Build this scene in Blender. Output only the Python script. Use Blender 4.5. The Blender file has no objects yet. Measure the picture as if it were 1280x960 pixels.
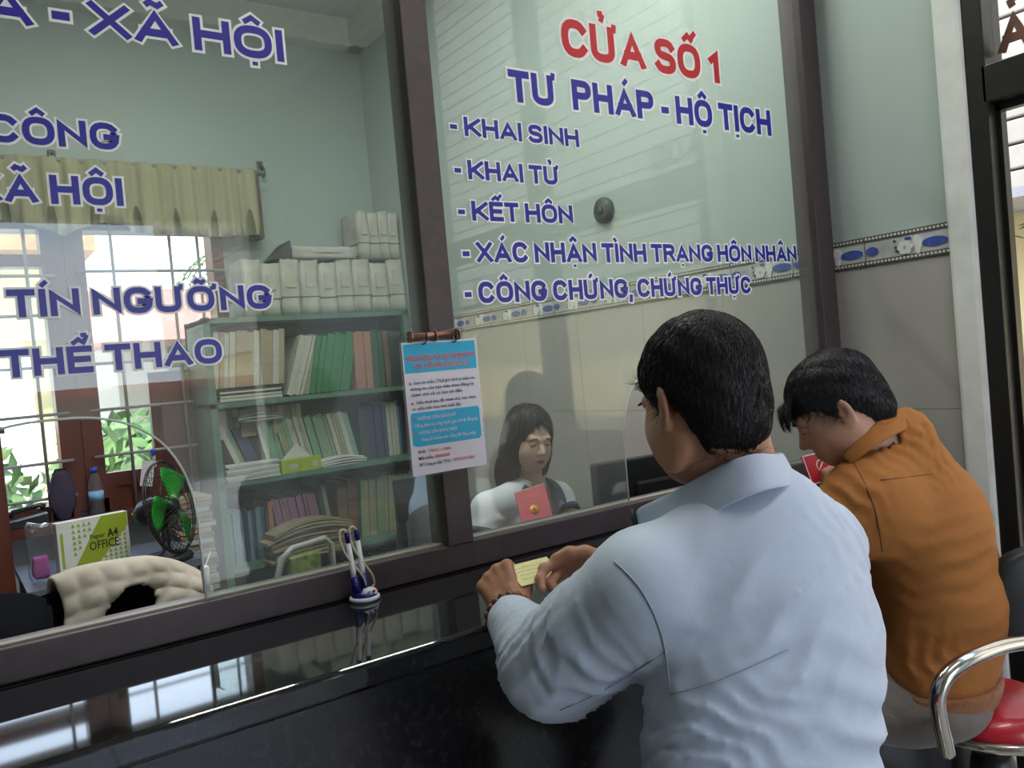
import bpy, bmesh, math, random
import numpy as np
from mathutils import Vector, Matrix, Euler
random.seed(7); rng = np.random.RandomState(5)
D = bpy.data; SC = bpy.context.scene; COL = SC.collection
# ------------------------------------------------------------------ camera
YAW, PITCH, ROLL, FPX = .608, .0249, .0888, 1030.0
CAM = Vector((0, -1.5, 1.5))
_cy, _sy, _cp, _sp = math.cos(YAW), math.sin(YAW), math.cos(PITCH), math.sin(PITCH)
FWD = Vector((_sy*_cp, _cy*_cp, -_sp)); _r = Vector((_cy, -_sy, 0)); _d = FWD.cross(_r)
RGT = math.cos(ROLL)*_r + math.sin(ROLL)*_d; DWN = -math.sin(ROLL)*_r + math.cos(ROLL)*_d
cam_d = D.cameras.new('camera'); cam = D.objects.new('camera', cam_d); COL.objects.link(cam)
cam_d.sensor_width = 36; cam_d.lens = FPX/1280*36; cam_d.clip_start = .02; cam_d.clip_end = 400
m = Matrix((RGT, -DWN, -FWD)).transposed().to_4x4(); m.translation = CAM; cam.matrix_world = m
SC.camera = cam
# ------------------------------------------------------------------ sky, sun, exposure
wd = D.worlds.new('sky'); SC.world = wd; wd.use_nodes = True; nt = wd.node_tree; nt.nodes.clear()
_o = nt.nodes.new('ShaderNodeOutputWorld'); _b = nt.nodes.new('ShaderNodeBackground')
_tc = nt.nodes.new('ShaderNodeTexCoord'); _sx = nt.nodes.new('ShaderNodeSeparateXYZ'); _cr = nt.nodes.new('ShaderNodeValToRGB')
nt.links.new(_tc.outputs['Generated'], _sx.inputs[0]); nt.links.new(_sx.outputs['Z'], _cr.inputs[0])
_cr.color_ramp.elements[0].color = (.78, .88, 1.0, 1); _cr.color_ramp.elements[1].color = (.42, .62, 1.0, 1); _cr.color_ramp.elements[1].position = .8
nt.links.new(_cr.outputs[0], _b.inputs['Color']); _b.inputs['Strength'].default_value = 4.4
nt.links.new(_b.outputs[0], _o.inputs[0])
def sun(name, direction, energy, color, ang=.01):
    l = D.lights.new(name, 'SUN'); l.energy = energy; l.color = color; l.angle = ang
    o = D.objects.new(name, l); COL.objects.link(o); o.rotation_euler = Vector(direction).to_track_quat('-Z', 'Y').to_euler(); return o
sun('sun', (.45, .35, -1.0), 6.5, (1, .93, .80))
def fill_lamp(name, loc, sx, sy, watts, color=(1, .97, .92)):  # bare area lamp added as fill, with no fixture modelled
    l = D.lights.new(name, 'AREA'); l.shape = 'RECTANGLE'; l.size = sx; l.size_y = sy; l.energy = watts; l.color = color
    o = D.objects.new(name, l); COL.objects.link(o); o.location = loc; return o
fill_lamp('office_fill_light', (.9, 1.5, 3.50), 1.2, .12, 19)  # added overhead fill that lifts the office interior
fill_lamp('office_fill_light', (1.25, .40, 3.50), 1.2, .12, 30)  # added fill near the glass to brighten the clerk's face
fill_lamp('hall_fill_light', (1.3, -1.6, 3.50), 1.2, .12, 13)  # added fill above the hall, out of view
SC.view_settings.view_transform = 'Standard'; SC.view_settings.look = 'None'
SC.view_settings.gamma = 1.0; SC.view_settings.use_curve_mapping = False
SC.view_settings.exposure = 0.50
SC.cycles.use_denoising = True
SC.cycles.max_bounces = 10; SC.cycles.diffuse_bounces = 5; SC.cycles.glossy_bounces = 5
SC.cycles.transparent_max_bounces = 16; SC.cycles.sample_clamp_indirect = 6.0
SC.cycles.caustics_reflective = False; SC.cycles.caustics_refractive = False
# ------------------------------------------------------------------ materials
MATS = {}
def mat(name, col, rough=.6, metal=0., var=.06, scale=18., bump=0., bscale=60., spec=.5, sheen=0., coat=0., stretch=None):
    if name in MATS: return MATS[name]
    m = D.materials.new(name); m.use_nodes = True; MATS[name] = m
    n = m.node_tree; b = n.nodes['Principled BSDF']
    b.inputs['Roughness'].default_value = rough; b.inputs['Metallic'].default_value = metal
    b.inputs['Specular IOR Level'].default_value = spec
    if sheen: b.inputs['Sheen Weight'].default_value = sheen
    if coat: b.inputs['Coat Weight'].default_value = coat
    tc = n.nodes.new('ShaderNodeTexCoord'); mp = n.nodes.new('ShaderNodeMapping'); n.links.new(tc.outputs['Object'], mp.inputs[0])
    if stretch: mp.inputs['Scale'].default_value = stretch
    nz = n.nodes.new('ShaderNodeTexNoise'); nz.inputs['Scale'].default_value = scale; nz.inputs['Detail'].default_value = 4
    n.links.new(mp.outputs[0], nz.inputs['Vector'])
    r = n.nodes.new('ShaderNodeValToRGB'); c = np.array(col[:3])
    r.color_ramp.elements[0].position = .3; r.color_ramp.elements[1].position = .7
    r.color_ramp.elements[0].color = (*np.clip(c*(1-var), 0, 1), 1); r.color_ramp.elements[1].color = (*np.clip(c*(1+var), 0, 1), 1)
    n.links.new(nz.outputs['Fac'], r.inputs[0]); n.links.new(r.outputs[0], b.inputs['Base Color'])
    if bump:
        n2 = n.nodes.new('ShaderNodeTexNoise'); n2.inputs['Scale'].default_value = bscale; n2.inputs['Detail'].default_value = 3
        n.links.new(mp.outputs[0], n2.inputs['Vector'])
        bp = n.nodes.new('ShaderNodeBump'); bp.inputs['Strength'].default_value = bump; bp.inputs['Distance'].default_value = .004
        n.links.new(n2.outputs['Fac'], bp.inputs['Height']); n.links.new(bp.outputs[0], b.inputs['Normal'])
    return m
def glass_mat(name, tint, dust_haze, ior=1.5, dust_haze_col=(.75, .78, .74)):  # diffuse share: slight dust plus veiling haze put into the glass colour
    m = D.materials.new(name); m.use_nodes = True; n = m.node_tree; n.nodes.clear(); MATS[name] = m
    out = n.nodes.new('ShaderNodeOutputMaterial'); tr = n.nodes.new('ShaderNodeBsdfTransparent'); gl = n.nodes.new('ShaderNodeBsdfGlossy')
    tr.inputs[0].default_value = (*tint, 1); gl.inputs['Roughness'].default_value = 0; gl.inputs[0].default_value = (1, 1, 1, 1)
    lw = n.nodes.new('ShaderNodeLayerWeight'); lw.inputs[0].default_value = .5
    pw = n.nodes.new('ShaderNodeMath'); pw.operation = 'POWER'; pw.inputs[1].default_value = 5.0; n.links.new(lw.outputs['Facing'], pw.inputs[0])
    fr = n.nodes.new('ShaderNodeMath'); fr.operation = 'MULTIPLY_ADD'; fr.inputs[1].default_value = .96; fr.inputs[2].default_value = .032; n.links.new(pw.outputs[0], fr.inputs[0])
    df = n.nodes.new('ShaderNodeBsdfDiffuse'); df.inputs[0].default_value = (*dust_haze_col, 1)
    tc = n.nodes.new('ShaderNodeTexCoord'); nz = n.nodes.new('ShaderNodeTexNoise'); nz.inputs['Scale'].default_value = 2.2; nz.inputs['Detail'].default_value = 6
    n.links.new(tc.outputs['Object'], nz.inputs['Vector'])
    mr = n.nodes.new('ShaderNodeMapRange'); mr.inputs['To Min'].default_value = dust_haze*.5; mr.inputs['To Max'].default_value = dust_haze*1.5
    n.links.new(nz.outputs['Fac'], mr.inputs['Value'])
    m1 = n.nodes.new('ShaderNodeMixShader'); m2 = n.nodes.new('ShaderNodeMixShader')
    n.links.new(mr.outputs[0], m1.inputs[0]); n.links.new(tr.outputs[0], m1.inputs[1]); n.links.new(df.outputs[0], m1.inputs[2])
    n.links.new(fr.outputs[0], m2.inputs[0]); n.links.new(m1.outputs[0], m2.inputs[1]); n.links.new(gl.outputs[0], m2.inputs[2])
    n.links.new(m2.outputs[0], out.inputs[0]); return m
def srgb(r, g, b):
    f = lambda v: (v/255/12.92) if v/255 <= .04045 else ((v/255+.055)/1.055)**2.4
    return (f(r), f(g), f(b))
M_glass = glass_mat('partition_glass', (.86, .905, .875), .05)  # diffuse share raised beyond light dust to paint in haze
M_doorglass = glass_mat('door_glass', (.95, .95, .93), .02)
M_frame = mat('dark_anodised_aluminium', (.070, .052, .056), .42, .15, .12, 30)
M_black_al = mat('black_door_aluminium', (.022, .020, .018), .35, .3, .1, 30)
M_white = mat('white_plaster', (.72, .73, .69), .8, bump=.1)
M_ceiling = mat('ceiling_plaster', (.62, .62, .60), .85)
M_chrome = mat('chrome', (.62, .58, .52), .16, 1.0, .03)
M_rim = mat('polished_glass_edge', (.62, .66, .62), .25)
M_granite = mat('black_granite', (.012, .012, .014), .04, 0, .5, 90, spec=.6)
M_navy = mat('navy_plastic', srgb(20, 18, 110), .3)
M_whitepl = mat('white_plastic', (.75, .74, .80), .35)
M_black = mat('black_plastic', (.018, .018, .020), .4)
# ------------------------------------------------------------------ object helpers
def link(o, parent=None):
    COL.objects.link(o)
    if parent is not None: o.parent = parent
    return o
def tag(o, label=None, cat=None, group=None, kind=None):
    if label: o['label'] = label
    if cat: o['category'] = cat
    if group: o['group'] = group
    if kind: o['kind'] = kind
    return o
def empty(name, loc=(0, 0, 0), rz=0., label=None, cat=None, group=None, kind=None):
    o = D.objects.new(name, None); o.empty_display_size = .05; COL.objects.link(o); o.location = loc; o.rotation_euler = (0, 0, rz)
    return tag(o, label, cat, group, kind)
def mesh_obj(name, me, mats, parent=None, smooth=False, loc=None):
    if not isinstance(mats, (list, tuple)): mats = [mats]
    for mm in mats:
        if mm is not None: me.materials.append(mm)
    o = D.objects.new(name, me); link(o, parent)
    if smooth:
        for p in me.polygons: p.use_smooth = True
    if loc is not None: o.location = loc
    return o
class MB:
    def __init__(s): s.bm = bmesh.new()
    def box(s, x0, x1, y0, y1, z0, z1, mi=0, mx=None, bevel=0, seg=2):
        vs = [s.bm.verts.new(p) for p in [(x0,y0,z0),(x1,y0,z0),(x1,y1,z0),(x0,y1,z0),(x0,y0,z1),(x1,y0,z1),(x1,y1,z1),(x0,y1,z1)]]
        fs = [s.bm.faces.new([vs[i] for i in f]) for f in [(3,2,1,0),(4,5,6,7),(0,1,5,4),(1,2,6,5),(2,3,7,6),(3,0,4,7)]]
        for f in fs: f.material_index = mi
        if bevel:
            r = bmesh.ops.bevel(s.bm, geom=list({e for f in fs for e in f.edges}), offset=bevel, segments=seg, profile=.5, affect='EDGES')
            vs = list({v for f in r['faces'] for v in f.verts} | {v for v in vs if v.is_valid})
            for f in r['faces']: f.material_index = mi
        if mx is not None: bmesh.ops.transform(s.bm, matrix=mx, verts=[v for v in vs if v.is_valid])
        return s
    def tube(s, pts, r, n=10, mi=0, closed=False):
        pts = [Vector(p) for p in pts]; N = len(pts); rs = r if isinstance(r, (list, tuple)) else [r]*N
        rings = []; up = None
        for i, p in enumerate(pts):
            if closed: t = pts[(i+1) % N]-pts[i-1]
            else: t = pts[min(i+1, N-1)]-pts[max(i-1, 0)]
            t.normalize()
            if up is None: up = t.orthogonal().normalized()
            u = up-t*up.dot(t); u.normalize(); up = u; v = t.cross(u)
            rings.append([s.bm.verts.new(p+rs[i]*(math.cos(2*math.pi*k/n)*u+math.sin(2*math.pi*k/n)*v)) for k in range(n)])
        for i in range(N if closed else N-1):
            a, b = rings[i], rings[(i+1) % N]
            for k in range(n):
                f = s.bm.faces.new((a[k], a[(k+1) % n], b[(k+1) % n], b[k])); f.material_index = mi; f.smooth = True
        if not closed:
            f = s.bm.faces.new(rings[0][::-1]); f.material_index = mi; f = s.bm.faces.new(rings[-1]); f.material_index = mi
        return s
    def lathe(s, prof, c=(0, 0, 0), n=24, mi=0, mx=None):
        rings = []
        for (r, z) in prof:
            rings.append([s.bm.verts.new((c[0]+r*math.cos(2*math.pi*k/n), c[1]+r*math.sin(2*math.pi*k/n), c[2]+z)) for k in range(n)])
        for a, b in zip(rings, rings[1:]):
            for k in range(n):
                f = s.bm.faces.new((a[k], a[(k+1) % n], b[(k+1) % n], b[k])); f.material_index = mi; f.smooth = True
        for rr, rev in ((rings[0], True), (rings[-1], False)):
            f = s.bm.faces.new(rr[::-1] if rev else rr); f.material_index = mi
        if mx is not None: bmesh.ops.transform(s.bm, matrix=mx, verts=[v for rg in rings for v in rg])
        return s
    def prism(s, poly, y0, y1, mi=0, mx=None, ax='Y'):
        P = (lambda a, b, y: (a, y, b)) if ax == 'Y' else ((lambda a, b, y: (y, a, b)) if ax == 'X' else (lambda a, b, y: (a, b, y)))
        A = [s.bm.verts.new(P(a, b, y0)) for a, b in poly]; B = [s.bm.verts.new(P(a, b, y1)) for a, b in poly]; n = len(poly)
        fs = [s.bm.faces.new(A), s.bm.faces.new(B[::-1])]
        for k in range(n): fs.append(s.bm.faces.new((A[k], B[k], B[(k+1) % n], A[(k+1) % n])))
        for f in fs: f.material_index = mi
        if mx is not None: bmesh.ops.transform(s.bm, matrix=mx, verts=A+B)
        return s
    def sphere(s, c, r, n=12, mi=0, mx=None):
        rr = r if isinstance(r, (tuple, list)) else (r, r, r)
        M = Matrix.Translation(c) @ (mx if mx is not None else Matrix.Identity(4)) @ Matrix.Diagonal((*rr, 1))
        g = bmesh.ops.create_uvsphere(s.bm, u_segments=n*2, v_segments=n, radius=1, matrix=M)
        for v in g['verts']:
            for f in v.link_faces: f.material_index = mi; f.smooth = True
        return s
    def build(s, name, mats, parent=None, smooth=False):
        bmesh.ops.recalc_face_normals(s.bm, faces=s.bm.faces)
        me = D.meshes.new(name); s.bm.to_mesh(me); s.bm.free()
        return mesh_obj(name, me, mats, parent, smooth)
def struct(o): o['kind'] = 'structure'; return o
def box(name, x0, x1, y0, y1, z0, z1, mats, parent=None, bevel=0):
    return MB().box(x0, x1, y0, y1, z0, z1, bevel=bevel).build(name, mats, parent)
def copy_tree(o, parent=None):
    c = o.copy(); COL.objects.link(c)
    if parent is not None: c.parent = parent
    for ch in o.children: copy_tree(ch, c)
    return c

# ------------------------------------------------------------------ stroke lettering (condensed bold capitals with Vietnamese marks)
import unicodedata
def _arc(cx, cy, rx, ry, a0, a1, n=14, e=.8):
    out = []
    for k in range(n+1):
        t = math.radians(a0+(a1-a0)*k/n); c, s_ = math.cos(t), math.sin(t)
        out.append((cx+rx*math.copysign(abs(c)**e, c), cy+ry*math.copysign(abs(s_)**e, s_)))
    return out
GLY = {
 'A': (.74, [[(0, 0), (.5, 1.03), (1, 0)], [(.2, .28), (.8, .28)]]),
 'C': (.70, [_arc(.5, .5, .5, .5, 38, 322)]), 'E': (.56, [[(1, 1), (0, 1), (0, 0), (1, 0)], [(0, .52), (.9, .52)]]),
 'G': (.74, [_arc(.5, .5, .5, .5, 38, 335)+[(1, .45), (.6, .45)]]), 'H': (.68, [[(0, 0), (0, 1)], [(1, 0), (1, 1)], [(0, .52), (1, .52)]]),
 'I': (.0, [[(0, 0), (0, 1)]]), 'K': (.68, [[(0, 0), (0, 1)], [(0, .34), (1, 1)], [(.3, .52), (1, 0)]]),
 'N': (.68, [[(0, 0), (0, 1), (1, 0), (1, 1)]]), 'O': (.76, [_arc(.5, .5, .5, .5, 0, 360, 28)]),
 'Q': (.76, [_arc(.5, .5, .5, .5, 0, 360, 28), [(.6, .25), (1, -.02)]]),
 'P': (.62, [[(0, 0), (0, 1)], [(0, 1), (.55, 1)]+_arc(.6, .74, .4, .26, 90, -90, 8)+[(.1, .48)]]),
 'R': (.66, [[(0, 0), (0, 1)], [(0, 1), (.55, 1)]+_arc(.6, .75, .4, .25, 90, -90, 8)+[(.1, .5)], [(.55, .5), (1, 0)]]),
 'S': (.64, [_arc(.5, .76, .46, .24, 20, 268, 12), _arc(.5, .25, .5, .25, 88, -160, 12)]),
 'T': (.60, [[(0, 1), (1, 1)], [(.5, 1), (.5, 0)]]), 'U': (.66, [[(0, 1), (0, .35)]+_arc(.5, .3, .5, .3, 180, 360, 12)+[(1, .35), (1, 1)]]),
 'V': (.7, [[(0, 1), (.5, 0), (1, 1)]]), 'X': (.66, [[(0, 0), (1, 1)], [(0, 1), (1, 0)]]),
 '1': (.22, [[(1, 0), (1, 1), (0, .74)]]), '-': (.14, [[(0, .40), (1, .40)]]), ',': (.0, [[(0, .02), (-.02, -.14)]])}
MARK = {'\u0301': [[(-.02, 1.10), (.16, 1.27)]], '\u0300': [[(.02, 1.10), (-.16, 1.27)]], '\u0323': [[(0, -.22), (0, -.13)]],
 '\u0302': [[(-.21, 1.09), (0, 1.25), (.21, 1.09)]], '\u0303': [[(-.20, 1.12), (-.1, 1.22), (.08, 1.13), (.20, 1.23)]],
 '\u0309': [[(-.10, 1.30), (.07, 1.31)], [(.08, 1.30), (.0, 1.10)]], '\u031b': 'horn'}
def glyph_strokes(ch):
    d = unicodedata.normalize('NFD', ch); w, st = GLY[d[0]]
    out = [('m', p) for p in st]; marks = d[1:]; circ = '\u0302' in marks
    for c in marks:
        if c == '\u031b': out.append(('h', None)); continue
        for p in MARK[c]:
            dx = dy = 0
            if circ and c in '\u0301\u0309\u0303\u0300': dx, dy = .20, .10
            out.append(('a', [(x+dx, y+dy) for x, y in p]))
    return w, out
RIB = [0]
def ribbon(bm, pts, w, y, th, zmin=None, zmax=None, ext=None, mi=0):
    """flat ribbon of width w along pts (x, z) with square ends, as a thin slab"""
    P = [Vector(p) for p in pts]; h = w/2; ext = h if ext is None else ext
    closed = (P[0]-P[-1]).length < 1e-6
    if closed: P = P[:-1]
    else:
        P[0] = P[0]+(P[0]-P[1]).normalized()*ext; P[-1] = P[-1]+(P[-1]-P[-2]).normalized()*ext
    n = len(P); L = []; R = []
    for i in range(n):
        a = P[i-1] if (i > 0 or closed) else None; b = P[(i+1) % n] if (i < n-1 or closed) else None
        d1 = (P[i]-a).normalized() if a is not None else None; d2 = (b-P[i]).normalized() if b is not None else None
        if d1 is None: t = d2; k = 1
        elif d2 is None: t = d1; k = 1
        else:
            t = (d1+d2); t = t.normalized() if t.length > 1e-4 else d1; k = 1/max(.38, abs(t.dot(d1)))
        nn = Vector((-t.y, t.x))*h*k; L.append(P[i]+nn); R.append(P[i]-nn)
    cl = lambda v: (v.x, min(max(v.y, zmin), zmax) if zmin is not None else v.y)
    def V(v, yy): a, b = cl(v); return bm.verts.new((a, yy, b))
    RIB[0] = (RIB[0]+1) % 9; y0_ = y; y = y-.00005*RIB[0]
    rows = [(V(L[i], y), V(R[i], y), V(R[i], y0_+th), V(L[i], y0_+th)) for i in range(n)]
    for i in range(n if closed else n-1):
        a, b = rows[i], rows[(i+1) % n]
        for k in range(4):
            f = bm.faces.new((a[k], a[(k+1) % 4], b[(k+1) % 4], b[k])); f.material_index = mi
    if not closed: bm.faces.new(rows[0]); bm.faces.new(rows[-1][::-1])
def line_layout(body, cap, sw, gap):
    """natural widths in units of cap height, for the body at stroke width sw"""
    x = 0; items = []
    for ch in body:
        if ch == ' ': x += .30; continue
        w, st = glyph_strokes(ch); wt = w+sw; items.append((ch, x, w, st)); x += wt+gap+(.12 if any(k == 'h' for k, _ in st) else 0)
    return items, x-gap
def draw_letter(item, sx, cap, x0, z0, sw, y, th, name, m, parent, grow=0., mirror=None):
    ch, lx, w, st = item; bm = bmesh.new(); s_ = sw*cap
    left = x0+lx*sx+s_/2; W_ = (w+sw)*sx-s_
    if w == 0: left = x0+lx*sx+(sw*sx)/2; W_ = 1.*cap
    for k, p in st:
        if k == 'm':
            q = [(left+u*W_, z0+s_/2+v*(cap-s_)) for u, v in p]
            if ch == ',': q = [(left, z0+.06*cap), (left-.02*cap, z0-.12*cap)]
            if ch == '-' : q = [(left, z0+.42*cap), (left+W_, z0+.42*cap)]
            if grow and ch in '-,': ribbon(bm, q, s_+2*grow, y, th, ext=s_/2+grow)
            else: ribbon(bm, q, s_+2*grow, y, th, z0-grow if ch not in ',Q' else z0-cap, z0+cap+grow, ext=s_/2+grow)
        elif k == 'a':
            cx = left+W_/2 if w else left
            q = [(cx+u*sx*.95, z0+v*cap) for u, v in p]; ribbon(bm, q, s_*.72+2*grow, y, th, ext=grow+.01*cap)
        else:
            q = [(left+W_, z0+cap*.90), (left+W_+.13*cap, z0+cap*.93), (left+W_+.15*cap, z0+cap*1.07)]
            ribbon(bm, q, s_*.7+2*grow, y, th, ext=grow+.02*cap)
    if mirror is not None:
        for v in bm.verts: v.co = mirror(v.co)
    bmesh.ops.recalc_face_normals(bm, faces=bm.faces)
    me = D.meshes.new(name); bm.to_mesh(me); bm.free(); return mesh_obj(name, me, m, parent)
# ------------------------------------------------------------------ the setting
CEIL = 3.62; WX = 2.28; BY = 3.1; HX = -3.2; HY = -4.6
def wall_mat(name, upper, lower, split):
    m = D.materials.new(name); m.use_nodes = True; n = m.node_tree; b = n.nodes['Principled BSDF']; b.inputs['Roughness'].default_value = .45
    tc = n.nodes.new('ShaderNodeTexCoord'); sp = n.nodes.new('ShaderNodeSeparateXYZ'); n.links.new(tc.outputs['Object'], sp.inputs[0])
    gt = n.nodes.new('ShaderNodeMath'); gt.operation = 'GREATER_THAN'; gt.inputs[1].default_value = split; n.links.new(sp.outputs['Z'], gt.inputs[0])
    nz = n.nodes.new('ShaderNodeTexNoise'); nz.inputs['Scale'].default_value = 1.7; n.links.new(tc.outputs['Object'], nz.inputs['Vector'])
    mx = n.nodes.new('ShaderNodeMix'); mx.data_type = 'RGBA'; n.links.new(gt.outputs[0], mx.inputs[0])
    mx.inputs[6].default_value = (*lower, 1); mx.inputs[7].default_value = (*upper, 1)
    hs = n.nodes.new('ShaderNodeHueSaturation'); mr = n.nodes.new('ShaderNodeMapRange'); mr.inputs[3].default_value = .93; mr.inputs[4].default_value = 1.06
    n.links.new(nz.outputs['Fac'], mr.inputs[0]); n.links.new(mr.outputs[0], hs.inputs['Value']); n.links.new(mx.outputs[2], hs.inputs['Color'])
    n.links.new(hs.outputs[0], b.inputs['Base Color']); return m
TEAL = (.41, .485, .455); TILE = (.42, .40, .37)
M_teal = wall_mat('pale_green_paint', TEAL, TEAL, 0)
M_tile = mat('beige_glazed_tile', TILE, .22, 0, .04, 5)
M_grout = mat('tile_grout', (.33, .31, .28), .8)
M_floor = mat('grey_floor_tile', (.42, .40, .37), .2, 0, .08, 6)
fl = struct(box('floor', HX, 6.0, HY, BY+.2, -.1, 0, M_grout))
tile_me = None
for i in range(9):
    for j in range(8):
        x0 = WX-.6*(i+1); y0 = -.1-.6*(j+1)
        if y0 < HY: continue
        if tile_me is None:
            tile_me = MB().box(.003, .597, .003, .597, 0, .006).build('floor_tile', M_floor, fl); tile_me.location = (x0, y0, 0); continue
        o = D.objects.new('floor_tile', tile_me.data); link(o, fl); o.location = (x0, y0, 0)
struct(box('ceiling', HX, WX+.2, HY, BY+.2, CEIL, CEIL+.1, M_ceiling))
# right wall: upper painted, lower tiled, runs on both sides of the partition
wr = struct(box('wall_right', WX, WX+.2, -.43, BY+.2, 0, CEIL, wall_mat('green_over_beige', TEAL, (.40, .385, .35), 1.69)))
ti = 0
row_z = [1.69-.43*k for k in range(5)]
proto = None
for r in range(4):
    ztop = 1.690-.422*r; zb = max(ztop-.4205, .0)
    for c in range(11):
        y1 = -.36+.4*c
        y1b = min(y1+.397, BY)
        if y1 >= BY: continue
        if proto is None:
            proto = MB().box(-.006, 0, 0, .3985, 0, .4205).build('wall_tile', M_tile, wr); o = proto
        else: o = D.objects.new('wall_tile', proto.data); link(o, wr)
        o.location = (WX, y1, zb)
# decorative border band
M_bband = mat('border_marble', (.50, .51, .50), .2, 0, .25, 14)
M_bdark = mat('border_brown', (.10, .085, .065), .3); M_bblue = mat('border_blue', (.06, .10, .36), .2, var=.25, scale=60); M_bwhite = mat('border_white', (.70, .71, .68), .3)
M_byel = mat('border_yellow', (.55, .45, .16), .3)
bt = MB().box(-.009, 0, 0, .246, .0, .085, 0)
bt.box(-.011, -.008, 0, .246, .070, .085, 1); bt.box(-.011, -.008, 0, .246, .0, .015, 1)
for q in range(22):
    for zz in (.073, .003):
        bt.box(-.0118, -.0105, q*.0112+.002, q*.0112+.0085, zz+.002, zz+.008, 3)
def disc_poly(cy, cz, a, b, n=20): return [(cy+a*math.cos(t*2*math.pi/n), cz+b*math.sin(t*2*math.pi/n)) for t in range(n)]
bt.prism(disc_poly(.040, .040, .036, .013), -.0118, -.0085, 2, ax='X'); bt.prism(disc_poly(.225, .040, .019, .013), -.0118, -.0085, 2, ax='X')
for a in range(6):
    t = a*math.pi/3; bt.prism(disc_poly(.125+.013*math.cos(t), .036+.012*math.sin(t), .010, .008, 10), -.0125, -.0085, 3, ax='X')
bt.prism(disc_poly(.125, .036, .004, .004, 8), -.0135, -.0085, 4, ax='X')
for (a, b_) in ((.092, .05), (.082, .044), (.088, .028)): bt.prism(disc_poly(a, b_, .008, .016, 10), -.0120, -.0085, 3, ax='X')
bt.prism(disc_poly(.115, .060, .010, .005, 8), -.0122, -.0085, 2, ax='X')
for (a, b_) in ((.155, .058), (.152, .040), (.150, .030)): bt.prism(disc_poly(a, b_, .004, .004, 8), -.0122, -.0085, 1, ax='X')
b0 = bt.build('border_tile', [M_bband, M_bdark, M_bblue, M_bwhite, M_byel], wr); b0.location = (WX, -.36, 1.692)
for c in range(1, 16):
    y = -.36+.25*c
    if y+.25 > BY: break
    o = D.objects.new('border_tile', b0.data); link(o, wr); o.location = (WX, y, 1.692)
# white column and the black aluminium door set in the same wall
struct(MB().box(WX-.02, WX+.2, -.432, -.358, 0, CEIL, bevel=.012).build('trim_1', M_white))
# black aluminium door front in line with the right wall, glazed, with a transom light
DZ0, DZ1 = 2.06, 2.155
dr = struct(empty('door_1'))
d = MB().box(WX-.01, WX+.09, -.482, -.432, 0, CEIL, bevel=.003); d.build('door_frame', M_black_al, dr)
struct(box('wall_side', WX, WX+.2, HY, -2.48, 0, CEIL, M_teal))
for yy in (-1.45, -2.45): box('door_post', WX-.01, WX+.09, yy-.03, yy+.03, 0, CEIL, M_black_al, dr)
box('transom_bar', WX-.01, WX+.09, -2.48, -.47, DZ0, DZ1, M_black_al, dr, .003)
box('head_bar', WX-.01, WX+.09, -2.48, -.47, CEIL-.12, CEIL, M_black_al, dr)
box('threshold', WX-.01, WX+.09, -2.48, -.47, 0, .03, M_black_al, dr)
for i_, (a_, b_) in enumerate(((-1.42, -.482), (-2.42, -1.48))):
    lf = MB().box(WX+.03, WX+.06, b_-.012, b_, .04, DZ0-.005).box(WX+.03, WX+.06, a_, a_+.06, .04, DZ0).box(WX+.03, WX+.06, a_, b_, .04, .14).box(WX+.03, WX+.06, a_, b_, DZ0-.02, DZ0).build('door_leaf', M_black_al, dr)
    if i_ == 0: box('door_glass', WX+.042, WX+.048, a_+.06, b_-.01, .14, DZ0-.02, M_doorglass, lf)
box('transom_glass', WX+.042, WX+.048, -1.42, -.482, DZ1, CEIL-.12, M_doorglass, dr)
M_sign = mat('brown_red_vinyl', srgb(150, 92, 80), .5)
# sign letters stuck outside on the transom light, read backwards from inside
sg = empty('door_sign', (WX+.05, -.490, 2.185), 0, 'brownish red lettering seen mirrored on the glass above the door', 'lettering')
its, nat = line_layout('QUẢ', .1, .24, .12)
for it in its:
    draw_letter(it, .085, .10, 0, 0, .24, 0, .0008, 'letter', M_sign, sg, mirror=lambda c: Vector((c.y, -(nat*.085-c.x), c.z)))
# back wall with two window openings
W1 = (-.35, .50); W2 = (.63, 1.31); ZS, ZT = .96, 2.40
wb = MB()
wb.box(HX, W1[0], BY, BY+.2, 0, CEIL); wb.box(W1[0], W2[1], BY, BY+.2, 0, ZS); wb.box(W1[0], W2[1], BY, BY+.2, ZT, CEIL)
wb.box(W2[1], WX+.2, BY, BY+.2, 0, CEIL)
struct(wb.build('wall_back', wall_mat('pale_green_over_white', TEAL, (.55, .57, .58), .88)))
struct(box('trim_5', W1[1]+.02, W2[0]-.02, BY-.03, BY+.2, ZS, ZT, mat('red_brown_wood', (.115, .030, .018), .35, 0, .3, 6, stretch=(1, 1, .15))))
co = MB(); co.prism([(BY-.10, 3.46), (BY, 3.46), (BY, CEIL), (BY-.10, CEIL)], HX, WX, ax='X'); co.box(WX-.10, WX, .02, BY, 3.46, CEIL)
struct(co.build('trim_3', M_white))
struct(box('wall_left', HX-.2, HX, HY, BY+.2, 0, CEIL, M_teal))
# hall rear wall behind the photographer: wide doorway to the sunlit yard plus a window
hb = MB()
hb.box(HX, .25, HY-.2, HY, 0, CEIL); hb.box(.25, 2.0, HY-.2, HY, 2.72, CEIL); hb.box(2.0, WX+.2, HY-.2, HY, 0, CEIL)
struct(hb.build('wall_rear', mat('rear_wall_cream', (.60, .57, .48), .8)))
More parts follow.
